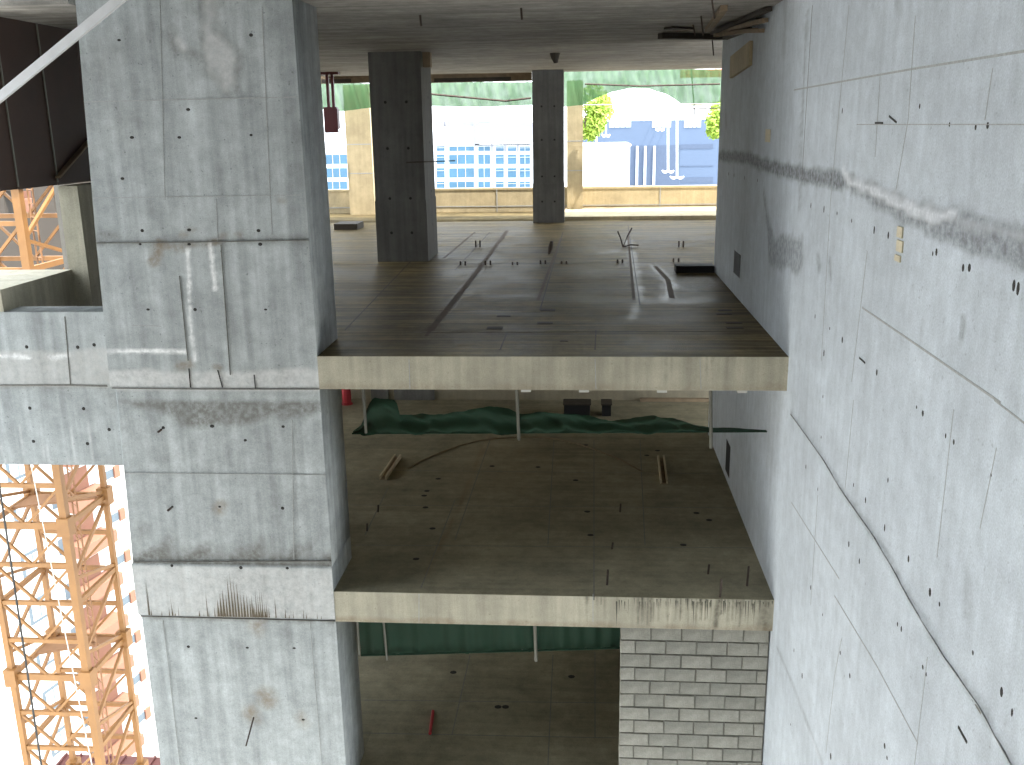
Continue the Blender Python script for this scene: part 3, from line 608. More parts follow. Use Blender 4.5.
# ================================================================== THINGS
# ---- white brace
pa, pb = atY(-232, 283, 11.6), atY(0, 97, 11.28); dirv = (pb-pa).normalized(); top = pa + dirv*((ZC+1.2-pa.z)/dirv.z)
pb2 = atY(120, -1, 11.12)
o = MB().bar(pa + Vector((0, 0, .05)), pb, .05, .10).bar(pb, pb2 + (pb2-pb)*.35, .05, .10).build('steel_brace', M['paint_white']); tag(o, 'white diagonal steel brace crossing the upper left in front of the column', 'brace')

# ---- nets hung under the slab edges
def drape(name, xs, ytop, ybot, Yn, mat, depth, seed, n=70, mrows=9, topf=None):
    pass
def net_mesh(n, mrows, fn):
    V = [fn(i/(n-1), j/(mrows-1)) for i in range(n) for j in range(mrows)]
    Fc = [(i*mrows+j, (i+1)*mrows+j, (i+1)*mrows+j+1, i*mrows+j+1) for i in range(n-1) for j in range(mrows-1)]
    mb = MB(); mb.v = V; mb.f = Fc; return mb
def nz(x, s, seed): return sum(math.sin(x*s*(1.7**k)+seed*(k+1)*1.3)/(1.5**k) for k in range(5))/2.4
def interp(L, x):
    for (a, b), (c, d) in zip(L[:-1], L[1:]):
        if a <= x <= c: return b+(d-b)*(x-a)/(c-a)
    return L[0][1] if x < L[0][0] else L[-1][1]
YN = 12.38
# middle floor: slumped net lying along its bottom bar
TOP2 = [(352, 432), (362, 424), (368, 405), (374, 397), (388, 398), (397, 401), (400, 414), (420, 413), (445, 413), (460, 410), (475, 407), (490, 406), (510, 409), (520, 413), (545, 411), (580, 413), (600, 418), (625, 419), (640, 417), (655, 415), (672, 417), (695, 424), (712, 427), (740, 428), (767, 430)]
def f2(s, t):
    x = 353+s*(766-353); yb = 433.5-2.0*s; yt = interp(TOP2, x); y = yb+(yt-yb)*t
    p = atY(x, y, YN); thick = min(1, (yb-yt)/14)
    return (p.x, YN-.03*thick-.05*thick*nz(x*.06+t*2.2, 2.2, 3)-.04*thick*math.sin(t*9+nz(x, .05, 1)*2), p.z)
n2 = thing('safety_net', (atY(560, 432, YN).x, YN, atY(560, 432, YN).z), 'slumped dark green safety net strung across the middle floor', 'net')
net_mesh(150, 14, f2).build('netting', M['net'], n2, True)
MB().tube([atY(352, 433.5, YN-.04), atY(767, 431.5, YN-.04)], .012, 6).build('bottom_bar', M['net'], n2)
for i, (x, y0, x1, y1, r_) in enumerate(((363, 385, 366, 433, .02), (516, 385, 519, 440, .022), (710, 385, 711, 448, .024))):
    a, b = atY(x, y0, YN-.1), atY(x1, y1, YN-.1); a.z = -TA
    MB().tube([a, b], r_, 8).build('hanger_pole', M['steel_pale'], n2)
# lowest floor: net hung full height from the soffit
def f3(s, t):
    x = 361+s*(640-361); yb = 655.5-8*s; p = atY(x, yb, YN); zb = p.z+.012*nz(x, .3, 2); zt = H2-.35
    return (p.x, YN+.05*nz(x*.1, 1.3, 5)*(.4+t)+.02*math.sin(x*.4), zb+(zt-zb)*t)
n3 = thing('safety_net', (atY(490, 650, YN).x, YN, atY(490, 650, YN).z), 'taut dark green safety net under the middle slab, beside the block wall', 'net')
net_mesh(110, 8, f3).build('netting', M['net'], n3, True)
MB().tube([atY(361, 655.5, YN-.05), atY(640, 647.5, YN-.05)], .014, 6).build('bottom_bar', M['net'], n3)
for x, x1, y1, r_ in ((357, 359, 655, .02), (382, 387, 660, .016), (534, 536, 661, .024)):
    a, b = atY(x, 615, YN-.1), atY(x1, y1, YN-.1); a.z = H2-.36
    MB().tube([a, b], r_, 8).build('hanger_pole', M['steel_pale'], n3)

# ---- pale netting and boards hanging at the far edge
def farnet(x0, x1, topL, botL, Yn, lab, seed):
    def f(s, t):
        x = x0+s*(x1-x0); y = interp(botL, x)+(interp(topL, x)-interp(botL, x))*t; p = atY(x, y, Yn)
        return (p.x, Yn+.12*nz(x*.12+t, 1.5, seed)+.06*math.sin(x*.5+t*4), p.z)
    a = atY((x0+x1)/2, 100, Yn); t = thing('debris_net', (a.x, Yn, a.z), lab, 'net', 'pale nets at the far edge')
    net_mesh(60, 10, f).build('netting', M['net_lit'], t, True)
    for x in (x0+6, (x0+x1)/2, x1-6):
        p = atY(x, interp(topL, x)+1, Yn); MB().tube([(p.x, 28.5, 4.63), (p.x, Yn+.1, 4.63)], .03, 6).build('support_tube', M['rebar'], t); MB().tube([(p.x, Yn+.05, 4.63), (p.x, Yn+.05, p.z)], .012, 5).build('hanger', M['rebar'], t)
    return t
YD = 30.3
t = farnet(308, 376, [(308, 80), (376, 84)], [(308, 106), (335, 112), (352, 110), (376, 107)], YD, 'green net between the big column and the dark column, far edge', 1)
t1 = farnet(428, 533, [(428, 82), (533, 82)], [(428, 106), (480, 107), (533, 105)], YD, 'light green net hanging between the two free columns', 2)
MB().tube([atY(430, 94, YD-.2), atY(505, 101, YD-.2), atY(531, 98, YD-.2)], .03, 5).build('rope', M['rebar'], t1)
t2 = farnet(560, 722, [(560, 66), (722, 70)], [(560, 107), (583, 105), (596, 98), (612, 92), (632, 88), (650, 89), (668, 95), (680, 103), (690, 106), (705, 105), (722, 102)], YD, 'light green net with an arched lower edge over the blue building', 3)
MB().tube([atY(585, 84, YD-.2), atY(640, 86, YD-.2), atY(720, 84, YD-.2)], .025, 5).build('rope', M['rebar'], t2)
MB().tube([atY(584, 105, YD-.15), atY(720, 104, YD-.15)], .02, 5).build('bottom_rope', M['rope'], t2)
for x0, x1, ya, yb, lab in ((316, 372, 76, 84, 'brown timber formwork strip over the net left of the dark column'), (428, 532, 77, 83, 'brown timber formwork strip over the net between the free columns')):
    a, b = atY(x0, yb, 29.05), atY(x1, ya, 29.05); t = thing('timber_strip', ((a.x+b.x)/2, 29.0, a.z), lab, 'timber')
    MB().box(a.x, b.x, 28.96, 29.06, a.z, b.z+.12).build('board', M['wood'], t); MB().box(a.x+.2, b.x-.6, 28.93, 28.96, a.z+.02, a.z+.12).build('batten', M['wood_dark'], t)
a, b = atY(680, 78, 33.2), atY(722, 69, 33.2)
a, b = atY(680, 78, 31.7), atY(722, 69, 31.7)
t = thing('orange_sheet', (b.x, 31.7, .76), 'orange red sheet on posts behind the net beside the tall wall', 'sheet'); MB().box(a.x, b.x+2, 31.66, 31.7, a.z, b.z).build('sheet', M['orange'], t)
for x in (b.x+.6, b.x+1.8): MB().box(x-.04, x+.04, 31.7, 31.78, .76, b.z).build('post', M['wood'], t)
t = thing('scaffold_frame', (atY(664, 120, 31.2).x, 31.2, 2), 'thin dark scaffold tubes in front of the blue building', 'scaffold')
for p, q in (((691, 66), (695, 120)), ((683, 109), (722, 108)), ((585, 90), (585, 128))): MB().tube([atY(*p, 31.2), atY(*q, 31.2)], .02, 5).build('tube', M['rebar'], t)

# ---- maroon hoist hanging from the ceiling
YG = 26.6; P = lambda x, y: atY(x, y, YG)
t = thing('hoist', (P(331, 74).x, YG, ZC), 'maroon hoist with two bars and a block hanging from the ceiling', 'hoist')
a, b = P(321, 75), P(339, 73); MB().box(a.x, b.x, YG-.12, YG+.12, a.z, ZC).build('top_plate', M['maroon'], t)
for x in (327, 332): a = P(x, 76); b = P(x+1.5, 109); MB().box(a.x-.035, a.x+.035, YG-.04, YG+.04, b.z, a.z+.06).build('hanger_bar', M['maroon'], t)
a, b = P(325.5, 133), P(337, 107); MB().box(a.x, b.x, YG-.07, YG+.07, a.z, b.z).box(b.x-.08, b.x+.03, YG-.12, YG+.12, a.z+.1, b.z-.05).build('block', M['maroon'], t)

# ---- odds and ends under the ceiling by the wall
def ceil_pt(x, y, dz=0.0): return atZ(x, y, ZC-dz)
for i, (p, q, wd, hh, mt, lab) in enumerate((
    ((660, 36), (724, 37), .16, .09, 'wood_dark', 'long dark plank stuck under the ceiling beside the tall wall'),
    ((668, 28), (690, 29), .2, .03, 'wood_dark', 'short dark plank stuck to the ceiling above the long plank'),
    ((708, 30), (724, 8), .09, .07, 'wood', 'slanting timber under the ceiling near the wall top'))):
    o = MB().bar(ceil_pt(*p, hh/2+.005), ceil_pt(*q, hh/2+.005), wd, hh).build('timber', M[mt]); tag(o, lab, 'timber', 'timber left under the ceiling')
o = thing('timber_bundle', (2.2, 14.6, ZC), 'brown jumble of formwork timber wedged between ceiling and tall wall', 'timber')
for k in range(7):
    a = Vector((2.05+.06*(k % 4), 16.6-.1*k, ZC-.07-.06*(k//3))); b = Vector((2.38, 13.5+.25*k, ZC-.04-.055*((k*2) % 5)))
    MB().bar(a, b, .08, .05).build('stick', M['wood' if k % 3 else 'wood_dark'], o)
a = atX(748, 28, XR); 
o = MB().bar((XR-.03, 16.9, ZC-.58), (XR-.03, 15.0, ZC-.48), .05, .34, up=(0, .1, 1)).build('plywood_offcut', M['tan']); tag(o, 'tan plywood offcut stuck to the tall wall under the timber jumble', 'board')
o = thing('tie_wires', (2.2, 17.5, ZC), 'thin dark wires dangling below the ceiling near the tall wall', 'wire')
for p, q, dz in (((701, 16), (701, 34), .25), ((712, 0), (718, 8), .2), ((712, 37), (722, 50), .3), ((693, 25), (697, 35), .15)):
    a = ceil_pt(*p, .012); MB().tube([a, a+Vector((.05, .1, -dz))], .012, 5).build('wire', M['rebar'], o)
for p, lab in (((420, 15), 'thin dark rod hanging from the ceiling above the dark column'), ((521, 8), 'thin dark rod hanging from the ceiling centre')):
    a = ceil_pt(*p); o = MB().tube([a+Vector((0, 0, .02)), a+Vector((.01, 0, -.14))], .014, 6).build('hanging_rod', M['rebar']); tag(o, lab, 'rod')
a = ceil_pt(555, 53); o = MB().tube([a, a+Vector((0, 0, -.1)), a+Vector((.02, 0, -.2))], [.11, .08, .04], 8).build('pipe_stub', M['wood_dark']); tag(o, 'dark pipe stub under the ceiling in front of the farther column', 'pipe')

# ---- things on the upper floor
def on0(x, y): return atZ(x, y, 0)
a, b = on0(676, 273), on0(712, 266)
o = MB().box(a.x, XR-.02, a.y, a.y+.35, 0, .13).build('black_plank', M['black']); tag(o, 'black plank lying on the upper floor against the tall wall', 'plank')
a = on0(334, 230); o = MB().box(a.x, on0(357, 230).x, a.y, a.y+.8, 0, .16).build('plinth', M['wood_dark']); tag(o, 'dark low plinth on the upper floor near the big column', 'plinth')
for (x, y), (dx, dy, dz) in (((463, 265), (0, 0, .1)), ((488, 265), (0, 0, .12)), ((515, 265), (0, 0, .08)), ((543, 264), (0, 0, .1)), ((564, 264), (0, 0, .08)), ((620, 263), (0, 0, .1)), ((676, 262), (0, 0, .1)), ((478, 247), (0, 0, .2)), ((681, 247), (0, 0, .18))):
    a = on0(x, y); o = thing('rebar_stub', a, {463: 'twin rusty rebar stubs on the upper floor, leftmost of the front row', 488: 'twin rebar stubs on the upper floor, second of the front row', 515: 'twin rebar stubs on the upper floor, third of the front row', 543: 'twin rebar stubs on the upper floor, fourth of the front row', 564: 'twin rebar stubs on the upper floor, fifth of the front row', 620: 'twin rebar stubs on the upper floor, below the forked rods', 676: 'twin rebar stubs on the upper floor, nearest the black plank', 478: 'taller twin rebar stubs behind the front row, right of the dark column', 681: 'taller twin rebar stubs behind the black plank'}[x], 'rebar', 'rebar stubs in the upper floor')
    for s in (-.05, .05): MB().tube([a+Vector((s, 0, -.02)), a+Vector((s+dx, dy, dz*.75))], .018, 6).build('bar', M['rebar'], o)
a = on0(549, 254); o = MB().tube([a, a+Vector((.03, 0, .14)), a+Vector((.06, -.02, .28))], [.02, .05, .03], 6).build('rebar_tuft', M['rebar']); tag(o, 'dark bent rebar tuft in the middle of the upper floor', 'rebar')
a = on0(623, 247); o = thing('bent_rebar', a, 'two forked rusty rods rising from the upper floor below the right opening', 'rebar')
for d in ((.2, .1, .42), (-.12, .05, .35), (.35, 0, .04)): MB().tube([a, a+Vector(d)*.5+Vector((0, 0, .03)), a+Vector(d)], .016, 6).build('rod', M['rebar'], o)
for (x, y), (w_, d_), lab in (((495, 328), (.22, .16), 'dark rectangular slot in the upper floor, nearest the slab edge'), ((545, 323), (.22, .14), 'dark slot in the upper floor below the middle'), ((548, 310), (.22, .18), 'dark slot in the upper floor behind the middle one'), ((504, 316), (.2, .14), 'faint slot in the upper floor left of the middle'),
    ((725, 310.5), (.2, .12), 'dark slot near the tall wall, farthest of four'), ((724, 314), (.22, .1), 'dark slot near the tall wall, second farthest of four'), ((734, 323), (.22, .1), 'dark slot near the tall wall, second nearest of four'), ((735, 328), (.22, .1), 'dark slot near the tall wall, nearest of four'), ((564, 341), (.1, .06), 'tiny dark slot at the front of the upper floor')):
    a = on0(x, y); o = MB().box(a.x-w_/2, a.x+w_/2, a.y-d_/2, a.y+d_/2, -.02, .004).build('floor_slot', M['wood_dark']); tag(o, lab, 'floor slot', 'slots in the upper floor')

# ---- things on the middle floor
def on2(x, y): return atZ(x, y, H2)
for p, q, lab in (((383, 480), (398, 458), 'short pale timber channel lying left on the middle floor'), ((664, 484), (661, 459), 'short pale timber channel lying right on the middle floor')):
    a, b = on2(*p), on2(*q); t = thing('timber_channel', (a+b)/2, lab, 'timber'); d = (b-a).normalized(); s = Vector((-d.y, d.x, 0))
    for k in (-1, 1): MB().bar(a+s*(.05*k)+Vector((0, 0, .04)), b+s*(.05*k)+Vector((0, 0, .04)), .03, .07).build('side_board', M['wood_pale'], t)
    MB().bar(a+Vector((0, 0, .012)), b+Vector((0, 0, .012)), .1, .02).build('base_board', M['wood'], t)
arc = [on2(x, y)+Vector((0, 0, .012)) for x, y in ((408, 469), (420, 462), (440, 453), (460, 446), (480, 441), (500, 438.5), (520, 437.5), (540, 438), (560, 440), (580, 445), (600, 452), (620, 460), (642, 472))]
o = MB().tube(arc, .012, 6).build('hose', M['wood'], None, True); tag(o, 'thin brown hose lying in an arc on the middle floor', 'hose')
for x, y, h_ in ((607, 585, .22), (620, 512, .14), (708, 574, .14), (747, 586, .28), (720, 597, .25), (378, 512, .12), (367, 531, .12), (612, 549, .1)):
    a = on2(x, y); o = MB().tube([a-Vector((0, 0, .01)), a+Vector((.01, 0, h_))], .014, 6).build('rebar_stub', M['rebar']); tag(o, {607: 'dark rebar stub near the middle slab edge, left of the drip stains', 620: 'small rebar stub on the middle floor below the right timber channel', 708: 'short rebar stub near the middle slab edge, third from the tall wall', 747: 'tallest rebar stub of the middle floor, nearest the tall wall', 720: 'rebar stub right at the middle slab edge above the block wall', 378: 'tiny rebar stub on the middle floor below the left timber channel', 367: 'tiny rebar stub on the middle floor beside the big column', 612: 'low rebar stub in the centre of the middle floor'}[x], 'rebar', 'rebar stubs in the middle floor')
for zx, zy in ((228, 258), (222, 268), (252, 232), (225, 293), (240, 338), (205, 403), (367, 205), (465, 207), (545, 235), (567, 160), (570, 302), (577, 352), (775, 373), (803, 305), (697, 182), (720, 172), (830, 320)):
    a = on2(320+zx/2.133, 370+zy/2.133); hole(fB2, a, (0, 0, 1), .05, 1, .9, 'floor_hole')
for zx, zy in ((400, 220), (558, 342), (584, 342), (817, 235)):
    a = atZ(340+zx/3.53, 610+zy/3.53, H3); hole(fC, a, (0, 0, 1), .06, 1, .9, 'floor_hole')
a, b = atZ(430, 735, H3), atZ(433, 712, H3)
o = MB().tube([a+Vector((0, 0, .02)), b+Vector((0, 0, .02))], .025, 6).build('red_rod', M['red']); tag(o, 'short dark red rod lying on the lowest floor', 'rod')
for x0, x1, y1, hgt, lab in ((564, 590, 414, .3, 'wide black box in place of a dark floor opening, against the far wall of the middle floor'), (602, 611, 415, .3, 'narrow black box in place of a dark floor opening, against the far wall of the middle floor')):  # boxes stand in for dark openings in the floor
    a, b = atY(x0, y1, 19.4), atY(x1, y1, 19.4); zb = H2
    t = thing('black_box', ((a.x+b.x)/2, 19.6, zb), lab, 'box', 'black boxes on the middle floor')
    MB().box(a.x, b.x, 19.4, 19.75, zb, zb+.24).build('body', M['black'], t); MB().box(a.x-.02, b.x+.02, 19.38, 19.77, zb+.24, zb+.27).build('rim', M['wood_dark'], t)
a = on2(347, 404); o = MB().tube([a, a+Vector((0, 0, .05)), a+Vector((0, 0, .9))], [.14, .1, .1], 10).build('red_pipe', M['red']); tag(o, 'red upright pipe on the middle floor right behind the big column', 'pipe')

# ---- tower crane mast
from math import sin, cos
F0 = atY(84, 650, 19.6); th = 0.0; S = 1.87
Fl = Vector((F0.x, F0.y, 0)); Ll = Fl + S*Vector((-cos(th), sin(th), 0)); Rl = Fl + S*Vector((sin(th), cos(th), 0)); Bl = Ll + (Rl-Fl)
ZB = -46.0
mast = thing('tower_crane_mast', (Fl.x, Fl.y+1, ZB+1), 'orange lattice mast of a tower crane seen left of the big column', 'crane')
def zAt(y): return atY(57+.14*(y-461), y, 19.6).z
zs0, zs1 = zAt(526), zAt(678); pan = (zs0-zs1)/4
for c_, r_ in ((Fl, .17), (Ll, .13), (Rl, .12), (Bl, .12)): MB().box(c_.x-r_/2, c_.x+r_/2, c_.y-r_/2, c_.y+r_/2, ZB+1, 5.0).build('leg', M['crane'], mast)
for k in range(-11, 14):
    z0 = zs0 - k*pan; z1 = z0-pan
    v = lambda c_, z_: Vector((c_.x, c_.y, z_))
    for a, b in ((Ll, Fl), (Bl, Rl)):
        mb = MB().bar(v(a, z0), v(b, z0), .09, .1 if k % 4 else .16); mb.build('horizontal_brace', M['crane'], mast)
        mid = (a+b)/2
        MB().bar(v(a, z0), v(mid, z1), .058).build('diagonal_brace', M['crane'], mast); MB().bar(v(b, z0), v(mid, z1), .058).build('diagonal_brace', M['crane'], mast)
    if k % 2 == 0:
        for a, b in ((Fl, Rl), (Ll, Bl)):
            MB().bar(v(a, z0), v(b, z0), .09, .12).build('horizontal_brace', M['crane'], mast)
            MB().bar(v(b, z0-.1), v(a, z0-pan*1.35), .07).build('diagonal_brace', M['crane'], mast); MB().bar(v(a, z0-pan*1.35), v(b, z0-2*pan+.1), .07).build('diagonal_brace', M['crane'], mast)
    if k % 4 == 0:
        for c_ in (Fl, Ll, Rl, Bl): MB().box(c_.x-.14, c_.x+.14, c_.y-.14, c_.y+.14, z0-.22, z0+.22).build('joint_collar', M['crane'], mast)
        c_ = (Fl+Rl)/2*.45+(Bl+Ll)/2*.55
        ring = [v(Fl, z0), v(Rl, z0), v(Bl, z0), v(Ll, z0)]
        pl_ = MB(); q = [p_*.0+(p_*.96+(sum(ring, Vector())/4)*.04) for p_ in ring]; q2 = [(q[0]+q[1])/2*.2+(q[1]*.8), q[1], q[2], q[3]*.5+q[2]*.5]
        pl_.v = [tuple(p_) for p_ in q2]+[tuple(p_+Vector((0, 0, .05))) for p_ in q2]; pl_.f = [(3, 2, 1, 0), (4, 5, 6, 7)]+[(i, (i+1) % 4, (i+1) % 4+4, i+4) for i in range(4)]
        pl_.build('platform', M['crane_dark'], mast)
la, lb_ = (Fl*.35+Rl*.45+Bl*.2), (Fl*.2+Rl*.45+Bl*.35)
ld = bpy.data.objects.new('ladder', None); COL.objects.link(ld); ld.parent = mast; ld.matrix_parent_inverse = Matrix.Translation(-Vector(mast.location))
for c_ in (la, lb_): MB().tube([(c_.x, c_.y, ZB+1), (c_.x, c_.y, 4)], .022, 5).build('stile', M['crane_dark'], ld)
z_ = -12.0
while z_ < 2:
    MB().tube([(la.x, la.y, z_), (lb_.x, lb_.y, z_)], .014, 5).build('rung', M['crane_dark'], ld); z_ += .3
a, b = atY(0, 490, 18.6), atY(42, 770, 18.6); d = b-a
o = MB().tube([a-d*.8, b+d*1.2], .026, 6).build('black_cable', M['cable']); tag(o, 'black cable hanging in front of the crane mast', 'cable')
a, b = atY(31, 465, 19.0), atY(92, 765, 19.0); d = b-a
o = MB().tube([a-d*.8, b+d*1.2], .012, 5).build('pale_rope', M['rope']); tag(o, 'thin pale rope hanging beside the thick crane leg', 'rope')

# ---- white tower seen behind the mast
va = np.array([1.0, 0, 0]); r1 = ray(843, 124); D = Vector((r1[0], r1[1], 0)).normalized(); NV = Vector((D.y, -D.x, 0))
P0 = Vector(EYE + ray(119, 560)*(64/ (ray(119, 560)@FW)))
def onfac(x, y):
    d = Vector(ray(x, y)); e = Vector(EYE); return e + d*((P0-e).dot(NV)/d.dot(NV))
def ft(p): return (p-P0).dot(D)
def fac_box(mb, t0, t1, z0, z1, out, back=-.3):
    base = Vector((P0.x, P0.y, 0)); n = len(mb.v)
    for z_ in (z0, z1):
        for t_, o_ in ((t0, back), (t1, back), (t1, out), (t0, out)): p_ = base+D*t_+NV*o_; mb.v.append((p_.x, p_.y, z_))
    mb.f += [tuple(n+i for i in q) for q in ((3, 2, 1, 0), (4, 5, 6, 7), (0, 1, 5, 4), (1, 2, 6, 5), (2, 3, 7, 6), (3, 0, 4, 7))]; return mb
tw = thing('apartment_tower', (P0.x, P0.y, -45), 'white apartment tower with pink balconies and small dark windows behind the crane', 'building')
tEnd = ft(onfac(172, 640))
fac_box(MB(), -75, tEnd, -45, 8, 0, -14).build('wall', M['fac_white'], tw)
cols = {x: ft(onfac(x, 560)) for x in (119, 127, 88, 66, 32, 12)}
for k in range(-4, 13):
    zc = P0.z + 3.0*k
    if zc > 4 or zc < -42: continue
    for x, wd, hh, mt, nm, out in ((119, .9, .55, 'fac_glass', 'window', .05), (127, .5, .8, 'fac_pink', 'trim_block', .15), (66, .9, 1.0, 'fac_glass', 'window', .05), (32, 1.6, 1.5, 'fac_glass', 'window', .05)):
        tt = cols[x]; wdw = fac_box(MB(), tt-wd/2, tt+wd/2, zc-hh/2, zc+hh/2, out).build(nm, M[mt], tw)
        if x == 32: fac_box(MB(), tt-.6, tt-.05, zc-.55, zc+.55, .08).build('pane', M['apt_white'], wdw); fac_box(MB(), tt+.05, tt+.6, zc-.55, zc+.55, .08).build('pane', M['apt_white'], wdw)
    tt = cols[88]; bal = fac_box(MB(), tt-1.6, tt+1.4, zc-.9, zc-.1, 1.3).build('balcony', M['fac_pink'], tw); fac_box(MB(), tt-1.0, tt+.9, zc-.1, zc+1.3, .05).build('balcony_door', M['fac_pink'], tw)
a = atZ(60, 765, -16)
o = thing('red_roof', (a.x, a.y, -45), 'dark red brown roof at the foot of the white tower', 'roof')
p1 = [atY(62, 768, 27), atY(75, 752, 29), atY(170, 750, 30), atY(170, 768, 28)]
zr = atY(75, 752, 29).z
mb = MB().box(atY(64, 752, 29).x, atY(230, 752, 29).x, 27.2, 29, zr-2.5, zr-.1); mb.build('roof_body', M['redroof'], o)
for k in range(8):
    x = atY(66, 752, 29).x + k*.55; MB().box(x, x+.06, 27.2, 29, zr-.1, zr-.03).build('roof_rib', M['redroof'], o)
MB().box(atY(64, 752, 29).x, atY(230, 752, 29).x, 27.4, 28.8, -45, zr-2.5).build('roof_support', M['inner'], o)

# ---- far apartment block seen through the back openings
YA = 190.0
ap = thing('apartment_block', (-20, YA, -45), 'pale apartment block with rows of blue windows beyond the parapet', 'building')
ztop = atY(480, 124, YA).z; xa, xb = atY(300, 150, YA).x, atY(545, 150, YA).x
MB().box(xa, xb, YA, YA+14, -45, ztop-4).build('wall', M['apt_white'], ap)
a, b = atY(474, 144, YA), atY(532, 122, YA); MB().box(a.x, b.x, YA-.6, YA+10, a.z, b.z).build('roof_storey', M['apt_grey'], ap)
a, b = atY(436, 146, YA), atY(474, 124, YA); MB().box(a.x, b.x, YA-.2, YA+10, a.z, b.z-.6).build('roof_storey', M['apt_white'], ap)
for x0, x1 in ((435, 444), (447, 451), (462, 474), (478, 490)): a, b = atY(x0, 124, YA), atY(x1, 121, YA); MB().box(a.x, b.x, YA-.3, YA+3, a.z-.5, b.z).build('roof_vent', M['apt_grey'], ap)
for y0, y1 in ((146.5, 151), (154.5, 164), (168, 177.5), (181.5, 189), (194, 203)):
    for x0, x1 in ((437, 444.5), (449.5, 474), (478.5, 490), (496, 503.5), (508, 516), (520, 530), (326, 347), (380, 400)):
        if x1 < 420 and y0 < 150: continue
        a, b = atY(x0, y1, YA), atY(x1, y0, YA)
        wd = MB().box(a.x, b.x, YA-.12, YA+.2, a.z, b.z).build('window', M['apt_glass'], ap)
        if x1-x0 > 9:
            for fx in ((.5,) if x1-x0 < 15 else (.33, .66)): xm = a.x+(b.x-a.x)*fx; MB().box(xm-.04, xm+.04, YA-.2, YA-.1, a.z, b.z).build('mullion', M['apt_white'], wd)
        if x1-x0 < 11: MB().box(a.x, b.x, YA-.2, YA-.1, b.z-(b.z-a.z)*.28-.03, b.z-(b.z-a.z)*.28+.03).build('transom', M['apt_white'], wd)
for x in (493, 506, 518.5): a, b = atY(x, 195, YA), atY(x, 124, YA); MB().box(a.x-.12, a.x+.12, YA-.25, YA+.1, a.z, b.z).build('pilaster', M['apt_grey'], ap)

# ---- slate blue building, white annexe, hanging lamps
YS = 100.0
sl = thing('slate_building', (6, YS, -45), 'slate blue building behind the right far opening', 'building')
a, b = atY(575, 190, YS), atY(760, 118.5, YS); MB().box(a.x, b.x, YS, YS+20, -45, b.z).build('wall', M['slate'], sl)
for x0, x1 in ((609, 631), (652, 671), (684, 701)):
    a, b = atY(x0, 127.5, YS), atY(x1, 119.5, YS); wd = MB().box(a.x, b.x, YS-.05, YS+.1, a.z, b.z).build('window', M['apt_white'], sl)
    for k in range(1, 4): xm = a.x+(b.x-a.x)*k/4; MB().box(xm-.03, xm+.03, YS-.08, YS-.04, a.z, b.z).build('mullion', M['slate'], wd)
for x in (636.5, 644.5, 653.5): a, b = atY(x, 190, YS), atY(x, 146, YS); MB().box(a.x-.12, a.x+.12, YS-.2, YS+.05, a.z, b.z).build('fin', M['apt_white'], sl)
for y0, y1 in ((144, 149), (165.5, 166.5), (177, 183)): a, b = atY(680, y1, YS), atY(713, y0, YS); MB().box(a.x, b.x, YS-.04, YS+.05, a.z, b.z).build('band', M['slate_dark'], sl)
a, b = atY(627, 190, YS), atY(680, 145, YS); MB().box(a.x, b.x, YS-.03, YS+.05, a.z, b.z).build('panel', M['slate_dark'], sl)
YW = 84.0; a, b = atY(570, 190, YW), atY(630, 146, YW)
o = thing('white_annexe', ((a.x+b.x)/2, YW, -45), 'plain bright white box building in front of the slate blue one', 'building')
MB().box(a.x, b.x, YW, YW+9, -45, b.z).build('wall', M['fac_white'], o); MB().box(a.x-.1, b.x+.1, YW-.1, YW+9.1, b.z, b.z+.15).build('roof_edge', M['fac_white'], o)
YL = 92.0
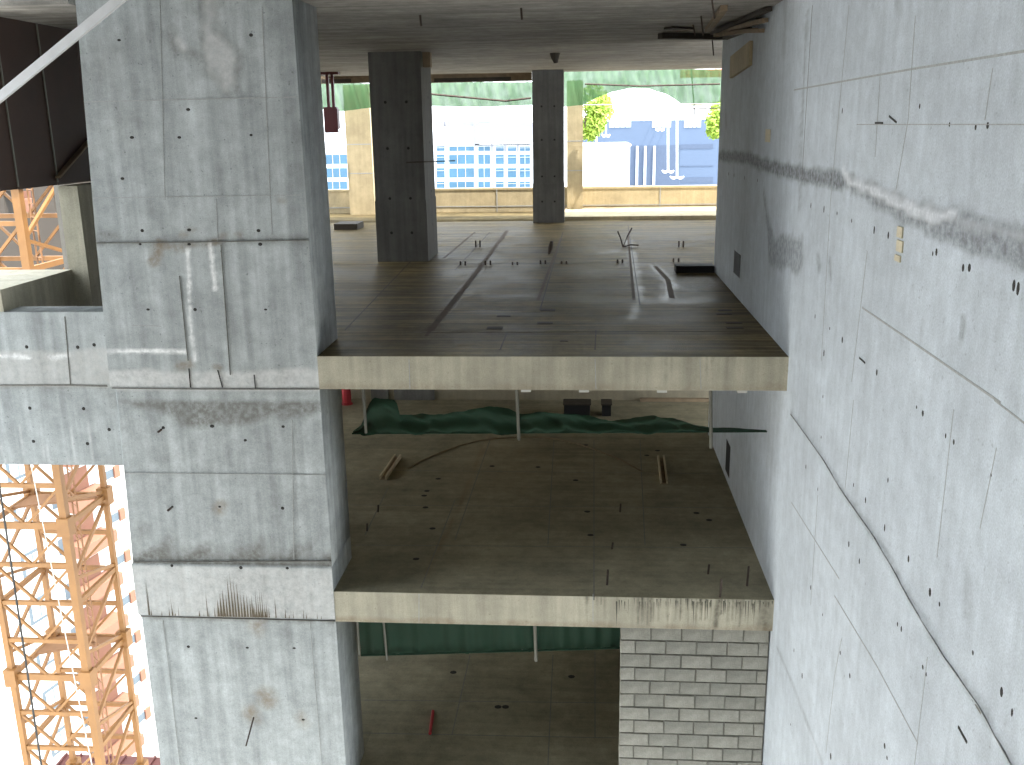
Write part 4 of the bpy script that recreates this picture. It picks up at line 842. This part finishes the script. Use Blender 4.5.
for x, y0, y1, wd in ((668, 118, 171, 6), (677, 118, 177, 7), (660, 118, 129, 4.5), (606, 124, 135, 4), (596.5, 133, 142, 0)):
    a, b = atY(x, y0, YL), atY(x, y1, YL)
    t = thing('hanging_lamp', b, {668: 'tall white lamp pole with two small wings at its foot, left of the pair', 677: 'tall white lamp pole with two small wings, right of the pair', 660: 'short white lamp between two pale windows of the blue building', 606: 'short white lamp beside the leafy branch', 596.5: 'bare short white pole above the white box building'}[x], 'lamp', 'white lamps before the blue building')
    MB().tube([b, a + Vector((0, 8 if x > 0 else 0, 0))*0], .09 if y1 > 150 else .06, 6).build('pole', M['fac_white'], t)
    if wd:
        for s in (-1, 1):
            p = lambda dx, dy: atY(x+s*dx, y1+dy, YL)
            MB().tube([b, p(wd*.4, 1.2), p(wd*.7, .8), p(wd, -.6)], [.07, .13, .13, .05], 6).build('wing', M['fac_white'], t)
    MB().tube([a, a+Vector((0, 7.9, 0))], .05, 5).build('bracket', M['fac_white'], t)

# ---- trees
def tree(x, y, Yt, tx, lab, blobs, n):
    base = atY(tx, 150, Yt); t = thing('tree', (base.x, Yt, -45), lab, 'tree')
    MB().tube([(base.x, Yt, -45), (base.x, Yt, base.z), (base.x+.1, Yt, base.z+1.5)], [.35, .1, .05], 8).build('trunk', M['bark'], t)
    mb = MB(); r = random.Random(n)
    for (bx, by, rad) in blobs:
        c_ = atY(bx, by, Yt)
        MB()
        for k in range(n):
            while True:
                q = Vector((r.uniform(-1, 1), r.uniform(-1, 1), r.uniform(-1, 1)))
                if q.length < 1: break
            p_ = c_+q*rad; u_ = Vector((r.uniform(-1, 1), r.uniform(-1, 1), r.uniform(-1, 1))).normalized()*.11; w_ = u_.orthogonal().normalized()*.05
            mb.quad(p_-u_, p_+w_, p_+u_, p_-w_)
        mb2 = MB().tube([(base.x, Yt, base.z+.3), c_], [.04, .015], 5); mb2.build('branch', M['bark'], t)
    fo = mb.build('foliage', M['leaf'], t); fo['kind'] = 'stuff'
tree(597, 115, 40, 577, 'yellow green leafy branch left of the blue building', ((594, 100, .6), (600, 112, .55), (594, 124, .5), (603, 105, .4), (590, 132, .35)), 420)
tree(714, 125, 40, 722, 'yellow green leaves peeking out beside the tall wall', ((717, 120, .45), (715, 130, .35), (720, 110, .4)), 300)
